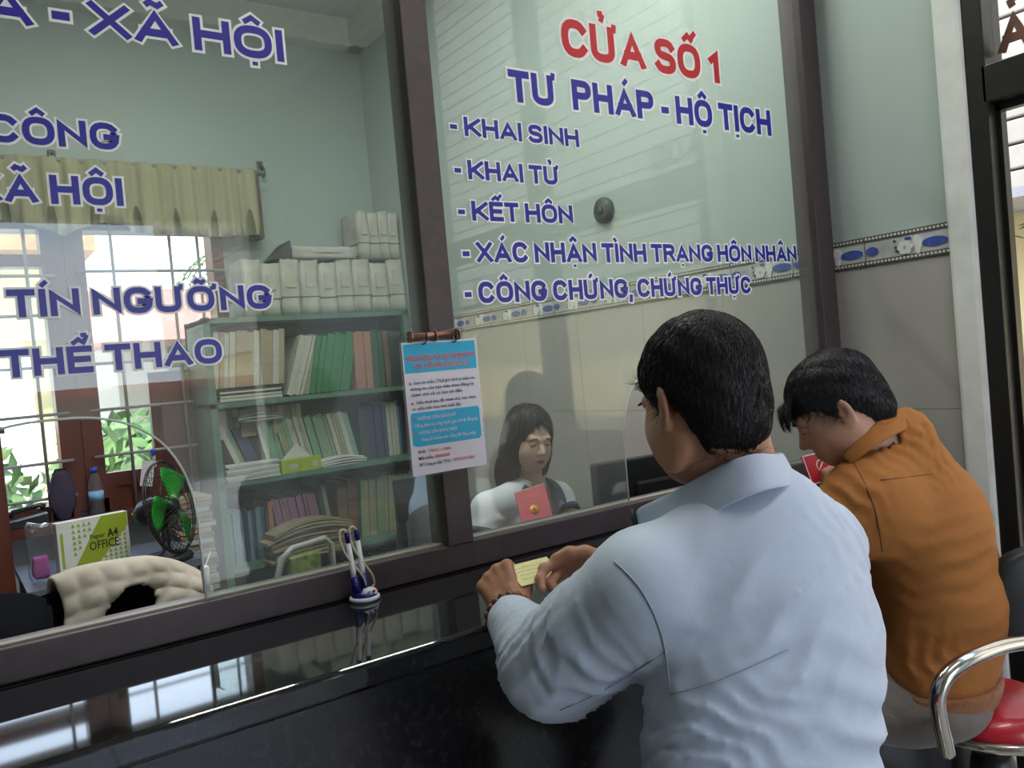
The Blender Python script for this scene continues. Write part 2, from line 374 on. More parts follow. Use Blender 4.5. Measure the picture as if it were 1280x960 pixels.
# ---- windows in the back wall (brown wood, grilles)
M_wood = mat('red_brown_wood', (.115, .030, .018), .35, 0, .3, 6, stretch=(1, 1, .15))
M_bar = mat('grey_grille_paint', (.30, .29, .30), .4)
def window(name, x0, x1, posts, transoms, shutters, bars_v, bars_h):
    w = struct(empty(name, (0, 0, 0)))
    f = MB(); f.box(x0-.06, x0+.03, BY-.04, BY+.1, ZS-.02, ZT+.02); f.box(x1-.03, x1+.03, BY-.04, BY+.1, ZS-.02, ZT+.02)
    f.box(x0, x1, BY-.04, BY+.1, ZS-.03, ZS+.05); f.box(x0, x1, BY-.04, BY+.1, ZT-.05, ZT+.02)
    f.build('frame', M_wood, w)
    box('window_sill', x0-.08, x1+.05, BY-.16, BY+.02, ZS-.07, ZS-.02, M_wood, w)
    for z in transoms: box('transom', x0, x1, BY-.03, BY+.06, z-.03, z+.03, M_wood, w)
    for (a, b, c, d) in shutters:
        s = MB(); s.box(a, b, BY-.02, BY+.03, c, d); s.box(a+.05, b-.05, BY-.03, BY-.02, c+.06, d-.06)
        s.build('shutter', M_wood, w)
    for x in bars_v: MB().tube([(x, BY-.07, ZS-.02), (x, BY-.07, ZT)], .008, 6).build('bar', M_bar, w)
    for z in bars_h: MB().tube([(x0-.02, BY-.07, z), (x1+.02, BY-.07, z)], .008, 6).build('bar', M_bar, w)
    box('glass_pane', x0+.03, x1-.03, BY+.05, BY+.054, ZS+.05, ZT-.05, M_doorglass, w)
    return w
window('window_1', W1[0], W1[1], [], [2.20], [], [.04, .40], [1.05, 1.22, 1.45, 1.68, 1.93, 2.12])
window('window_2', W2[0], W2[1], [], [], [(.90, 1.28, 1.0, 1.62), (.66, .90, 1.0, 1.13)], [.78, 1.06, 1.20], [1.22, 1.45, 1.68, 2.14])
# ------------------------------------------------------------------ partition: frame, mullions, panes with rounded speaking holes
RAIL_T, RAIL_B = 1.133, 1.077
fr = struct(empty('trim_4'))
f = MB().box(-1.2, WX, -.006, .062, RAIL_B, RAIL_T, bevel=.003).box(-1.2, WX, .010, .030, RAIL_T, RAIL_T+.003, 1); f.build('bottom_rail', [M_frame, mat('cream_glazing_bead', (.24, .225, .19), .5)], fr)
def mull(a, b): MB().box(a, b, -.010, .065, RAIL_T-.002, CEIL, bevel=.003).build('mullion', M_frame, fr)
mull(.841, .904); mull(2.196, 2.2735); mull(-.60, -.54)
box('top_rail', -1.2, WX, -.006, .062, 3.1, 3.16, M_frame, fr)
struct(box('wall_front', -1.2, WX, .0, .06, 3.16, CEIL, M_teal)); 
hw = MB().box(-1.2, WX, -.020, .06, 0, RAIL_B-.001); struct(hw.build('wall_counter', M_granite))
struct(box('wall_partition', HX, -1.2, -.02, .06, 0, CEIL, M_teal))
def pane(name, x0, x1, z0, z1, hx0, hx1, hz, arc, label):
    """glass sheet with an opening hx0..hx1 rising from the bottom edge, sides to hz then superellipse arc"""
    cx = (hx0+hx1)/2; a = (hx1-hx0)/2
    pts = []
    for k in range(33):
        t = math.pi*k/32; ct, st = math.cos(t), math.sin(t); e = .78
        pts.append((cx-a*math.copysign(abs(ct)**e, ct), hz+arc*abs(st)**e))
    poly = [(x0, z0), (hx0, z0)]+pts+[(hx1, z0), (x1, z0), (x1, z1), (x0, z1)]
    p = MB().prism(poly, .012, .018).build(name, M_glass); bmt = bmesh.new(); bmt.from_mesh(p.data); bmesh.ops.triangulate(bmt, faces=[f for f in bmt.faces if len(f.verts) > 4]); bmt.to_mesh(p.data); bmt.free()
    struct(p)
    MB().tube([(hx0, .015, z0)]+[(u, .015, v) for u, v in pts]+[(hx1, .015, z0)], .0022, 6).build('polished_edge', M_rim, p)
    return p
pane('window_3', -.54, .843, RAIL_T, 3.1, -.06, .357, 1.24, .235, '')
pane('window_4', .902, 2.198, RAIL_T, 3.1, 1.374, 1.80, 1.24, .235, '')
# ------------------------------------------------------------------ counter
sc_ = empty('service_counter', (.4, -.18, 0), 0, 'long black granite service counter running along the glass partition', 'counter')
def lc(mb, name, m, sm=False):
    o = mb.build(name, m, sc_, sm); o.location = (-.4, .18, 0); return o
lc(MB().box(-1.4, WX-.002, -.363, -.024, 1.035, 1.077, bevel=.008, seg=5), 'worktop', M_granite)
lc(MB().box(-1.4, WX-.002, -.315, -.022, 0, 1.034), 'front_panel', mat('black_granite_front', (.012, .012, .014), .22, 0, .6, 60))
# ------------------------------------------------------------------ window lettering
M_blue = mat('blue_vinyl', srgb(28, 28, 150), .35, var=.02); M_red = mat('red_vinyl', srgb(200, 22, 30), .35, var=.02); M_outl = mat('white_vinyl', (.88, .89, .86), .4, var=.02)
def onY(px, py, Y=0.):
    r = FWD+(px-640)/FPX*RGT+(py-480)/FPX*DWN; return CAM+r*((Y-CAM.y)/r.y)
def letters(body, left, right, top, col, label, sw=.225, grow=.08, gap=.10):
    """left, right: baseline ends; top: a point on the cap line above the left end (photo measurements turned into points on the glass)"""
    a = onY(*left); b = onY(*right); c = onY(*top); z0 = (a.z+b.z)/2; cap = c.z-a.z
    items, nat = line_layout(body, cap, sw, gap); sx = (b.x-a.x)/nat
    root = empty('window_lettering', (a.x, .0095, z0), 0, label, 'lettering', 'vinyl lettering on the glass partition')
    for it in items:
        o = draw_letter(it, sx, cap, 0, 0, sw, 0, .0006, 'letter', col, root)
        draw_letter(it, sx, cap, 0, 0, sw, .0009, .0006, 'white_outline', M_outl, o, grow=grow*cap)
    return root
letters('CỬA SỐ 1', (707, 67), (903.5, 103), (704.5, 19), M_red, 'large red white-edged lettering CỬA SỐ 1 at the top of the right pane')
letters('TƯ  PHÁP - HỘ TỊCH', (641, 125.5), (968, 168), (637, 85), M_blue, 'big blue lettering TƯ PHÁP - HỘ TỊCH under the red heading')
letters('- KHAI SINH', (566.5, 166), (727.5, 183), (564, 141.5), M_blue, 'blue lettering - KHAI SINH, first line of the dashed list')
letters('- KHAI TỬ', (572, 221), (703, 230.5), (570.5, 196.5), M_blue, 'blue lettering - KHAI TỬ, second line of the dashed list')
letters('- KẾT HÔN', (576.5, 273.5), (720, 279), (575, 248.5), M_blue, 'blue lettering - KẾT HÔN, third line of the dashed list')
letters('- XÁC NHẬN TÌNH TRẠNG HÔN NHÂN', (582.5, 328), (999.5, 326), (581.5, 301), M_blue, 'long blue lettering - XÁC NHẬN TÌNH TRẠNG HÔN NHÂN')
letters('- CÔNG CHỨNG, CHỨNG THỰC', (585, 378.5), (943, 366.5), (584, 351), M_blue, 'blue lettering - CÔNG CHỨNG, CHỨNG THỰC, last line of the dashed list')
letters('A - XÃ HỘI', (-22, 20), (359, 77), (-26, -28), M_blue, 'large blue lettering A - XÃ HỘI at the top of the left pane')
letters('CÔNG', (-14, 177), (151.5, 184), (-14, 141), M_blue, 'blue lettering CÔNG on the left pane')
letters('XÃ HỘI', (-36, 249.5), (156.5, 256), (-37, 211.5), M_blue, 'blue lettering XÃ HỘI on the left pane above the curtain valance')
letters('TÍN NGƯỠNG', (11, 394), (343, 387), (10, 358.5), M_blue, 'blue lettering TÍN NGƯỠNG on the left pane')
letters('THỂ THAO', (3, 470), (281, 455.5), (2, 434.5), M_blue, 'blue lettering THỂ THAO above the left speaking hole')
# ------------------------------------------------------------------ outdoors: yard, facing houses, palm
M_ground = mat('pale_paving', (.60, .57, .52), .8, 0, .12, 3)
struct(box('ground', -40, 40, -40, 60, -.25, -.12, M_ground))
M_ywall = mat('yellow_render', (.85, .66, .36), .8, 0, .06, 2); M_cream = mat('cream_fascia', (.36, .31, .255), .6); M_dk = mat('dark_gap', (.10, .09, .08), .8)
M_leaf = mat('leaf_green', (.09, .17, .04), .6, 0, .5, 5); M_roof = mat('red_roof', (.55, .16, .12), .7, 0, .2, 4); M_trunk = mat('palm_trunk', (.22, .18, .13), .9)
# house across the lane beyond the door
h = empty('house', (6.4, 0, -.12), 0, 'yellow house with a cream slatted fascia seen through the door glass', 'building')
box('wall', 0, 4, -26, 9, 0, 8.0, M_ywall, h)
for k in range(32):
    MB().box(-.40, -.02, -26, 9, 2.45+.168*k, 2.45+.168*k+.152, bevel=.01).build('fascia_slat', M_cream, h)
box('fascia_back', -.36, 0.0, -26, 9, 2.45, 7.8, M_dk, h)
box('lower_wall_band', -.06, 0.0, -26, 9, 0, .9, M_cream, h)
pg = MB().box(-.9, -.1, 0, 9, 2.36, 2.42); pg.build('awning_beam', M_bar, h)
hd = MB()
for q in range(260):
    c = Vector((random.uniform(-.25, -.1), random.uniform(-2, 5), random.uniform(2.14, 2.28))); t = random.uniform(0, 3); a = Vector((math.cos(t), math.sin(t), random.uniform(-.5, .5)))*.06
    b_ = Vector((-a.y, a.x, .02))*.4; vs = [hd.bm.verts.new(c+a), hd.bm.verts.new(c+b_), hd.bm.verts.new(c-a), hd.bm.verts.new(c-b_)]; hd.bm.faces.new(vs)
hv = hd.build('hanging_vine', M_leaf); hv.location = (6.4, 0, -.12); tag(hv, 'narrow green vine hanging under the slatted fascia', 'plant', None, 'stuff')
# behind the office: colonnaded yellow house, red roofed house, bushes, palm
h = empty('colonnade', (0, 9.0, -.12), 0, 'yellow colonnaded building beyond the left window', 'building')
box('beam', -8, 1.45, 0, .8, 2.35, 3.3, M_ywall, h)
for x in (-3.2, -1.4, .35, 1.05): MB().lathe([(.2, 0), (.2, .12), (.15, .16), (.13, 2.2), (.2, 2.3), (.2, 2.4)], (x, .4, 0), 16).build('column', M_ywall, h)
box('rear_wall', -8, -1.5, 2.5, 2.7, 0, 3.2, M_cream, h)
box('tiled_roof', -8.5, 1.6, -.3, 1.2, 3.3, 3.55, mat('terracotta', (.55, .28, .12), .8, 0, .3, 12), h)
h = empty('red_roofed_house', (3.6, 13, -.12), 0, 'far house with a red tiled roof beyond the right window', 'building')
box('wall', -1.2, 4.5, 0, 4, 0, 2.5, M_cream, h)
MB().prism([(-.4, 2.5), (4.4, 2.5), (2, 3.6)], -1.7, 5, ax='X').build('roof', M_roof, h)
for x in (-.4, 1.2, 2.8):
    w = box('window', x, x+.8, -.04, .02, 1.2, 2.4, M_dk, h)
def bush(x, y, r, z, label):
    mb = MB()
    for q in range(420):
        d = Vector((random.gauss(0, 1), random.gauss(0, 1), random.gauss(0, 1))).normalized()*r*random.uniform(.75, 1.05); d.z *= .8
        t = Vector((random.gauss(0, 1), random.gauss(0, 1), random.gauss(0, 1))).normalized(); u = t.orthogonal().normalized()
        c = Vector((0, 0, z))+d; mb.bm.faces.new([mb.bm.verts.new(c+v) for v in (t*.13, u*.06, -t*.13, -u*.06)])
    mb.sphere((0, 0, z), (r*.8, r*.8, r*.62), 8)
    o = mb.build('foliage', M_leaf); 
    root = empty('bush', (x, y, -.12), 0, label, 'bush'); o.parent = root; MB().tube([(0, 0, 0), (0, 0, z)], .05, 6).build('stem', M_trunk, root); return root
bush(1.75, 7.6, .9, .8, 'green bush outside between the two back windows'); bush(-.2, 7.9, .9, .7, 'green bush outside beyond the left window'); bush(4.9, 10.9, 1.0, .9, 'round bush outside in front of the red roofed house')
p = empty('palm_tree', (3.75, 11.5, -.12), 0, 'palm tree outside against the sky in the right window', 'tree')
MB().tube([(0, 0, 0), (.1, 0, 1.4), (.15, 0, 2.8), (.12, 0, 3.6)], [.13, .1, .09, .08], 8).build('trunk', M_trunk, p)
for k in range(11):
    a = k*2*math.pi/11; dv = Vector((math.cos(a), math.sin(a), 0)); pts = [Vector((.12, 0, 3.6))+dv*(.085*i)+Vector((0, 0, .07*i-.013*i*i)) for i in range(9)]
    mb = MB().tube(pts, .012, 4)
    for i in range(1, 9):
        for s_ in (-1, 1):
            w = Vector((-dv.y, dv.x, 0))*s_; q = pts[i]; e = q+w*.11+dv*.06-Vector((0, 0, .07)); mb.bm.faces.new([mb.bm.verts.new(v) for v in (q, q+dv*.06, e)])
    mb.build('frond', M_leaf, p)
# yard side behind the photographer: low wall and a white house in the sun, seen only in reflections
h = empty('yard_wall', (0, -15, -.12), 0, 'white house front across the yard, seen only as reflections in the glass', 'building')
box('wall', -9, 9, -.3, 0, 0, 1.7, M_cream, h); box('roof', -9.3, 9.3, -2.6, .4, 1.7, 1.85, M_roof, h)
for x in (-4, -1.2, .8, 2.6, 4.6): box('window', x, x+.8, 0, .03, .6, 1.4, M_dk, h)
# ------------------------------------------------------------------ office: valance, shelf, documents
M_val = mat('cream_valance_cloth', (.42, .40, .26), .9, 0, .12, 5, stretch=(4, 1, .3))
def valance():
    bm = bmesh.new(); x0, x1, zt = -.45, 1.53, 2.68; n = 180; rows = []
    def bot(x):
        if x < .565: return 2.30+.09*math.sin(math.pi*min(max((x+.45)/1.015, 0), 1))**.7
        if x < .86: return 2.30+.07*math.sin(math.pi*min((x-.565)/.40, 1))
        return 2.315+.025*math.cos((x-.86)*9)*.3
    for i in range(n+1):
        x = x0+(x1-x0)*i/n; y = BY-.14+.012*math.sin(x*58)+.006*math.sin(x*131+1); b = bot(x)
        rows.append([bm.verts.new((x, y-.01*(j/6.)*math.sin(x*33), zt+(b-zt)*j/6.)) for j in range(7)]+[bm.verts.new((x, y+.006, b)), bm.verts.new((x, y+.006, zt))])
    for a, b in zip(rows, rows[1:]):
        for j in range(9):
            f = bm.faces.new((a[j], a[(j+1) % 9], b[(j+1) % 9], b[j])); f.smooth = True
    bm.faces.new(rows[0]); bm.faces.new(rows[-1][::-1]); bmesh.ops.recalc_face_normals(bm, faces=bm.faces)
    me = D.meshes.new('curtain_valance'); bm.to_mesh(me); bm.free(); return mesh_obj('valance_cloth', me, M_val)
v = empty('curtain_valance', (0, 0, 0), 0, 'cream scalloped curtain valance hung over both back windows', 'curtain')
vc = valance(); vc.parent = v
MB().tube([(-.5, BY-.12, 2.67), (1.58, BY-.12, 2.67)], .012, 8).build('curtain_rod', M_bar, v)
for x in (-.4, .55, 1.5): box('rod_bracket', x-.01, x+.01, BY-.13, BY, 2.66, 2.69, M_bar, v)
box('end_panel', 1.50, 1.555, BY-.11, BY-.02, 2.31, 2.66, mat('brown_curtain_lining', (.16, .11, .09), .9, var=.4, scale=30), v)
M_hook = mat('dark_hook', (.09, .11, .09), .5)
for i, (x, z) in enumerate(((.565, 2.70), (1.603, 2.713))):
    h = empty('wall_hook', (x, BY, z), 0, ['dark wall hook above the middle of the cream valance', 'dark wall hook just right of the cream valance'][i], 'hook')
    MB().box(-.018, .018, -.012, 0, -.03, .05, bevel=.005).build('plate', M_hook, h); MB().tube([(0, -.01, .03), (.005, -.05, .0), (.008, -.05, -.035), (0, -.035, -.05)], .007, 8).build('hook_arm', M_hook, h)
dk = empty('wall_fixture', (WX, 1.005, 2.084), 0, 'round dark knob fixed on the pale green right wall behind the glass', 'fixture')
MB().lathe([(.0, -.03), (.04, -.03), (.052, -.02), (.052, .0)], (0, 0, 0), 20, mx=Matrix.Rotation(math.radians(90), 4, 'Y')).build('knob_disc', mat('dark_knob', (.045, .05, .048), .5), dk)
MB().lathe([(.0, -.04), (.018, -.04), (.02, -.028)], (0, 0, 0), 12, mx=Matrix.Rotation(math.radians(90), 4, 'Y')).build('knob_hub', M_black, dk)

# shelf
SX0, SX1, SY0, SY1 = 1.10, 2.245, 2.70, 3.06
M_gsteel = mat('green_steel', (.10, .20, .15), .45, 0, .15, 12)
sh = empty('bookshelf', ((SX0+SX1)/2, (SY0+SY1)/2, 0), 0, 'green metal bookshelf packed with files in the right corner of the office', 'bookshelf')
def cbox(name, x0, x1, y0, y1, z0, z1, m, par=sh):
    c = (SX0+SX1)/2, (SY0+SY1)/2; return box(name, x0-c[0], x1-c[0], y0-c[1], y1-c[1], z0, z1, m, par)
for x in (SX0, SX1-.035):
    for y in (SY0, SY1-.035): cbox('post', x, x+.035, y, y+.035, 0, 1.86, M_gsteel)
SHZ = [1.855, 1.43, 1.03, .60, .14]
for z in SHZ: cbox('shelf_board', SX0, SX1, SY0, SY1, z-.025, z, M_gsteel)
cbox('back_panel', SX0, SX1, SY1-.008, SY1, .1, 1.85, mat('dark_green_panel', (.05, .08, .065), .7))
cbox('side_panel', SX0, SX0+.004, SY0+.03, SY1, .1, 1.85, mat('dark_green_panel', None) if False else M_gsteel)

M_page = mat('paper_edges', (.52, .49, .42), .9, 0, .2, 120, stretch=(6, 1, .3))
def cm(n, c): return mat('cover_'+n, c, .7, 0, .22, 12)
COV = {'white': cm('off_white', (.50, .48, .42)), 'green': cm('green', (.04, .20, .07)), 'mint': cm('mint', (.22, .36, .26)), 'pink': cm('purple_pink', (.34, .15, .26)),
       'salmon': cm('salmon', (.42, .20, .14)), 'navy': cm('navy', (.035, .045, .12)), 'teal': cm('teal', (.13, .24, .28)), 'brown': cm('brown', (.16, .10, .075)),
       'beige': cm('beige_green', (.33, .34, .22)), 'dark': cm('dark', (.05, .06, .06)), 'orange': cm('orange', (.5, .17, .06)), 'dgreen': cm('dark_green', (.03, .09, .05)),
       'tan': cm('tan', (.38, .30, .20))}
protos = {}
ROWY = [0.]
def folder(kind, x, z, w, h, d, tilt, label, group, name='file_folder', y=None, rest=None):
    """upright folder: base-left corner at x, standing on z, leaning by tilt radians to the right"""
    if kind not in protos:
        r = empty(name)
        mb = MB(); t = .06
        mb.box(0, t, 0, 1, 0, 1).box(1-t, 1, 0, 1, 0, 1).box(t, 1-t, 0, .03, 0, 1); mb.build('cover', COV[kind], r)
        pg = MB(); pg.box(t, 1-t, .03, .97, .015, .985); pg.build('page_block', M_page, r); protos[kind] = r; r['fresh'] = 1
    p = protos[kind]
    if 'fresh' in p: del p['fresh']; o = p
    else: o = copy_tree(p)
    o.name = name; y = (SY0+ROWY[0]+random.uniform(.012, .04)) if y is None else y
    o.location = (x, y, z+max(0, -math.sin(tilt))*w+.001+(abs(math.sin(tilt))*w if tilt > 0 else 0)); o.rotation_euler = (0, tilt, 0); o.scale = (w, min(d, SY1-.012-y), h); tag(o, label, 'folder', group); return o
ORD = 'first second third fourth fifth sixth seventh eighth ninth tenth eleventh twelfth thirteenth fourteenth fifteenth sixteenth seventeenth eighteenth nineteenth twentieth'.split()+['twenty-'+w for w in 'first second third fourth fifth sixth seventh eighth ninth'.split()]+['last']*9
def row(kinds, x0, x1, z, h, wr, tilt, label, group, name='file_folder', hj=.03):
    x = x0; n_ = 0
    while x < x1-.008:
        w = random.uniform(*wr); w = min(w, x1-x)
        k = random.choice(kinds) if isinstance(kinds, (list, tuple)) else kinds
        folder(k, x, z, w, h*random.uniform(1-hj*2, 1), .27, tilt, (label.replace('@', NAMES[k])+(', %s from left' % ORD[n_] if group else '')), group, name)
        n_ += 1
        x += w/max(math.cos(tilt), .8)+.0015
NAMES = {'white': 'off-white', 'green': 'green', 'mint': 'mint green', 'pink': 'purple-pink', 'salmon': 'salmon', 'navy': 'navy', 'teal': 'teal blue', 'brown': 'brown', 'beige': 'beige-green', 'dark': 'black', 'orange': 'orange', 'dgreen': 'dark green', 'tan': 'tan'}
# wrapped bundles on the very top
def bundle(name, x, y, z, sx, sy, sz, rot, label, group, m=COV['white'], seed=0):
    r = random.Random(seed); root = empty(name, (x, y, z), rot[2], label, 'bundle', group)
    bm = bmesh.new(); bmesh.ops.create_cube(bm, size=1); bmesh.ops.subdivide_edges(bm, edges=bm.edges, cuts=4, use_grid_fill=True)
    for v in bm.verts:
        bul = 1+.06*math.cos(v.co.z*math.pi)*(1 if sz > sx else .4)
        v.co.x = v.co.x*sx*bul+r.uniform(-1, 1)*.004+math.tan(rot[1])*(v.co.z+.5)*sz; v.co.y = v.co.y*sy+r.uniform(-1, 1)*.004; v.co.z = (v.co.z+.5)*sz+(r.uniform(-1, 1)*.004 if v.co.z > -.49 else 0)
    me = D.meshes.new('wrapper'); bm.to_mesh(me); bm.free(); mesh_obj('wrapper', me, [m], root, True)
    zz = sz*.33; s = math.tan(rot[1])*zz
    if sz > sx: MB().tube([(-sx*.56+s, -sy*.51, zz), (sx*.56+s, -sy*.51, zz), (sx*.56+s, sy*.51, zz), (-sx*.56+s, sy*.51, zz)], .003, 5, closed=True).build('string', M_trunk, root)
    MB().box(-sx*.25+math.tan(rot[1])*sz*.6, sx*.25+math.tan(rot[1])*sz*.6, -sy*.50-.006, -sy*.50, sz*.5, sz*.78).build('paper_label', M_page, root)
    return root
COV['wrap'] = mat('grey_white_wrapper', (.47, .46, .41), .75, 0, .2, 9, bump=.3, bscale=30)
xs = 1.33
for i in range(10):
    w = .088+.012*random.random(); LB = ORD[i]; bundle('document_bundle', xs+w/2, 2.88, 1.856, w, .26, .30-(.02*(i % 3 == 1)), (0, .04*(i < 5), 0), 'off-white wrapped bundle on top of the shelf, %s from left in the long row' % LB, 'wrapped bundles in a row on top of the shelf', COV['wrap'], i)
    xs += w*1.10+.002
    if xs > 2.19: break
for i in range(4):
    bundle('document_bundle', 2.025+.062*i+.02, 2.88, 2.162, .058, .24, .27-.01*(i % 2), (0, 0, 0), 'white bundle standing upright on the upper tier in the corner, %s from left' % ORD[i], 'upper tier of upright bundles in the corner', COV['wrap'], 20+i)
bundle('flat_bundle', 1.80, 2.86, 2.160, .36, .24, .062, (0, 0, 0), 'long white bundle lying flat on the row of bundles', None, COV['wrap'], 40)
bx = MB(); bx.prism([(-.05, 0), (.06, 0), (.05, .10)], -.1, .1); bo = bx.build('file_divider', COV['dark']); bo.location = (1.56, 2.86, 2.160); tag(bo, 'dark triangular file divider at the left end of the flat bundle', 'divider')
# second shelf
z = 1.431
row(['white', 'white', 'tan'], 1.13, 1.50, z+.07, .29, (.022, .034), .10, '@ folder leaning in the pale left block of the second shelf', 'pale folders on the second shelf')
for i, (k, zz) in enumerate((('dark', z+.040), ('green', z+.018), ('white', z+.0005))):
    b = empty('flat_binder', (1.30, 2.83, zz), 0, NAMES[k]+' binder lying flat at the left of the second shelf', 'folder')
    MB().box(-.15, .17, -.13, .13, 0, .017, bevel=.003).build('cover', COV[k], b); MB().box(-.148, .165, -.131, .12, .004, .013).build('page_block', M_page, b)
row(['white', 'tan'], 1.50, 1.585, z, .33, (.03, .04), .33, '@ folder leaning right in the middle of the second shelf', 'leaning pale folders on the second shelf')
row(['green', 'dgreen', 'green', 'beige'], 1.59, 1.86, z, .33, (.022, .04), .22, '@ folder leaning in the green block of the second shelf', 'green folders on the second shelf')
row(['salmon', 'brown', 'salmon', 'dgreen'], 1.90, 2.08, z, .335, (.02, .04), .02, '@ folder upright at the right of the second shelf', 'salmon and brown folders on the second shelf')
row(['dark', 'navy', 'brown'], 2.08, 2.205, z, .32, (.025, .04), .0, '@ folder in the dark right end of the second shelf', 'dark folders on the second shelf')
# third shelf
z = 1.031; ROWY[0] = .085
row(['tan', 'brown', 'white', 'tan'], 1.13, 1.60, z+.21, .15, (.02, .035), 0.0, '@ booklet in the back row of the third shelf', 'back row of worn booklets on the third shelf')
row(['white', 'mint', 'navy'], 1.25, 1.38, z, .27, (.025, .035), -.36, '@ folder slumped at the left of the third shelf', 'slumped folders on the third shelf')
row(['mint', 'white', 'mint', 'beige'], 1.40, 1.92, z, .29, (.014, .026), -.20, '@ folder in the pale green block of the third shelf', 'pale green folders on the third shelf')
row(['navy', 'dark'], 1.93, 2.02, z, .31, (.04, .05), .0, '@ thick binder in the middle right of the third shelf', 'dark binders on the third shelf')
row(['navy', 'white', 'navy', 'white', 'teal'], 2.025, 2.205, z, .32, (.016, .028), .0, '@ file at the right end of the third shelf', 'navy and white files on the third shelf')
# loose paper stacks
def paper_stack(name, x, y, z, sx, sy, n, th, rot, label, m, fan=0., jit=.012, cat='papers', group=None):
    r = random.Random(int(x*1000)); root = empty(name, (x, y, z), rot, label, cat, group)
    for i in range(n):
        mb = MB(); g = 8; a = r.uniform(-.05, .05); dx, dy = r.uniform(-jit, jit), r.uniform(-jit, jit)
        bm = mb.bm; rowsv = []
        for q in range(g+1):
            u = q/g; zc = i*th+fan*4*u*(1-u)*(i/n)+.0003
            rowsv.append([bm.verts.new((sx*(u-.5)+dx, yy, zc+t)) for yy, t in ((-sy/2+dy, 0), (sy/2+dy, 0), (sy/2+dy, th*.85), (-sy/2+dy, th*.85))])
        for p_, q_ in zip(rowsv, rowsv[1:]):
            for k in range(4): bm.faces.new((p_[k], p_[(k+1) % 4], q_[(k+1) % 4], q_[k]))
        bm.faces.new(rowsv[0]); bm.faces.new(rowsv[-1][::-1]); bmesh.ops.rotate(bm, verts=bm.verts, cent=(0, 0, 0), matrix=Matrix.Rotation(a, 3, 'Z'))
        mb.build('sheaf', m[i % len(m)], root)
    return root
M_paper = mat('white_paper', (.62, .62, .62), .8, 0, .08, 40, stretch=(.3, 1, 20)); M_oldpaper = mat('old_paper', (.30, .25, .17), .9, 0, .35, 30, stretch=(.3, 1, 14)); M_greypaper = mat('grey_paper', (.42, .42, .41), .8, 0, .12, 30, stretch=(.3, 1, 20))
paper_stack('paper_stack', 1.285, 2.742, 1.031, .27, .08, 7, .012, 0, 'white paper stack at the front left of the third shelf', [M_paper, M_greypaper])
paper_stack('paper_stack', 1.78, 2.742, 1.031, .26, .08, 4, .009, .05, 'loose white papers beside the green box on the third shelf', [M_paper], .02)
paper_stack('paper_sheaf', 1.36, 2.86, 1.031+.29, .22, .2, 3, .01, .1, 'crumpled grey papers lying on top of the slumped folders', [M_greypaper], .02)
gb = empty('paper_box', (1.535, 2.735, 1.031), .03, 'small lime green paper carton with an open white flap on the third shelf', 'box')
MB().box(-.11, .11, -.035, .035, 0, .072, bevel=.003).build('carton', mat('lime_green_card', (.36, .47, .05), .5), gb)
MB().prism([(-.09, .073), (.07, .073), (-.005, .15)], .0, .01).build('flap', M_paper, gb)
MB().box(.06, .09, -.0362, -.035, .02, .05).box(-.07, -.02, -.0362, -.035, .02, .045).build('printed_mark', M_page, gb)
# fourth shelf
z = .601; ROWY[0] = .07
row(['teal', 'teal', 'navy'], 1.14, 1.36, z, .27, (.013, .02), .0, '@ thin notebook in the blue block of the fourth shelf', 'teal notebooks on the fourth shelf', 'notebook')
row(['orange'], 1.365, 1.39, z, .29, (.02, .025), .0, '@ folder between the teal and the purple-pink notebooks', None)
row(['pink'], 1.42, 1.66, z+.06, .24, (.014, .024), -.14, '@ notebook in the purple block of the fourth shelf', 'purple-pink notebooks on the fourth shelf', 'notebook')
row(['dgreen', 'tan'], 1.68, 1.73, z, .33, (.02, .025), -.12, '@ folder leaning beside the purple-pink notebooks', None)
row(['brown'], 1.75, 1.87, z, .34, (.035, .06), .03, '@ file in the middle of the fourth shelf', 'brown files on the fourth shelf')
row(['beige', 'beige', 'mint'], 1.875, 2.205, z, .33, (.013, .024), .07, '@ folder, right block of the fourth shelf', 'beige-green folders on the fourth shelf')
paper_stack('old_document_pile', 1.52, 2.69, .601, .44, .13, 11, .013, .06, 'curved pile of worn brown documents spilling over the fourth shelf', [M_oldpaper, COV['tan']], .05, .02)
# lowest shelf and floor beside
paper_stack('paper_stack', 1.29, 2.80, .141, .26, .22, 14, .02, 0, 'tall stack of bluish white papers on the lowest shelf', [M_paper, M_greypaper])
row(['dgreen', 'dark'], 1.60, 2.20, .141, .32, (.03, .05), 0, '@ file on the dark lowest shelf', 'dark files on the lowest shelf')
paper_stack('old_document_pile', .985, 2.84, .0, .16, .24, 38, .026, 0, 'tall pile of worn brown papers standing left of the green bookshelf', [M_oldpaper, COV['tan'], M_greypaper], 0, .01)

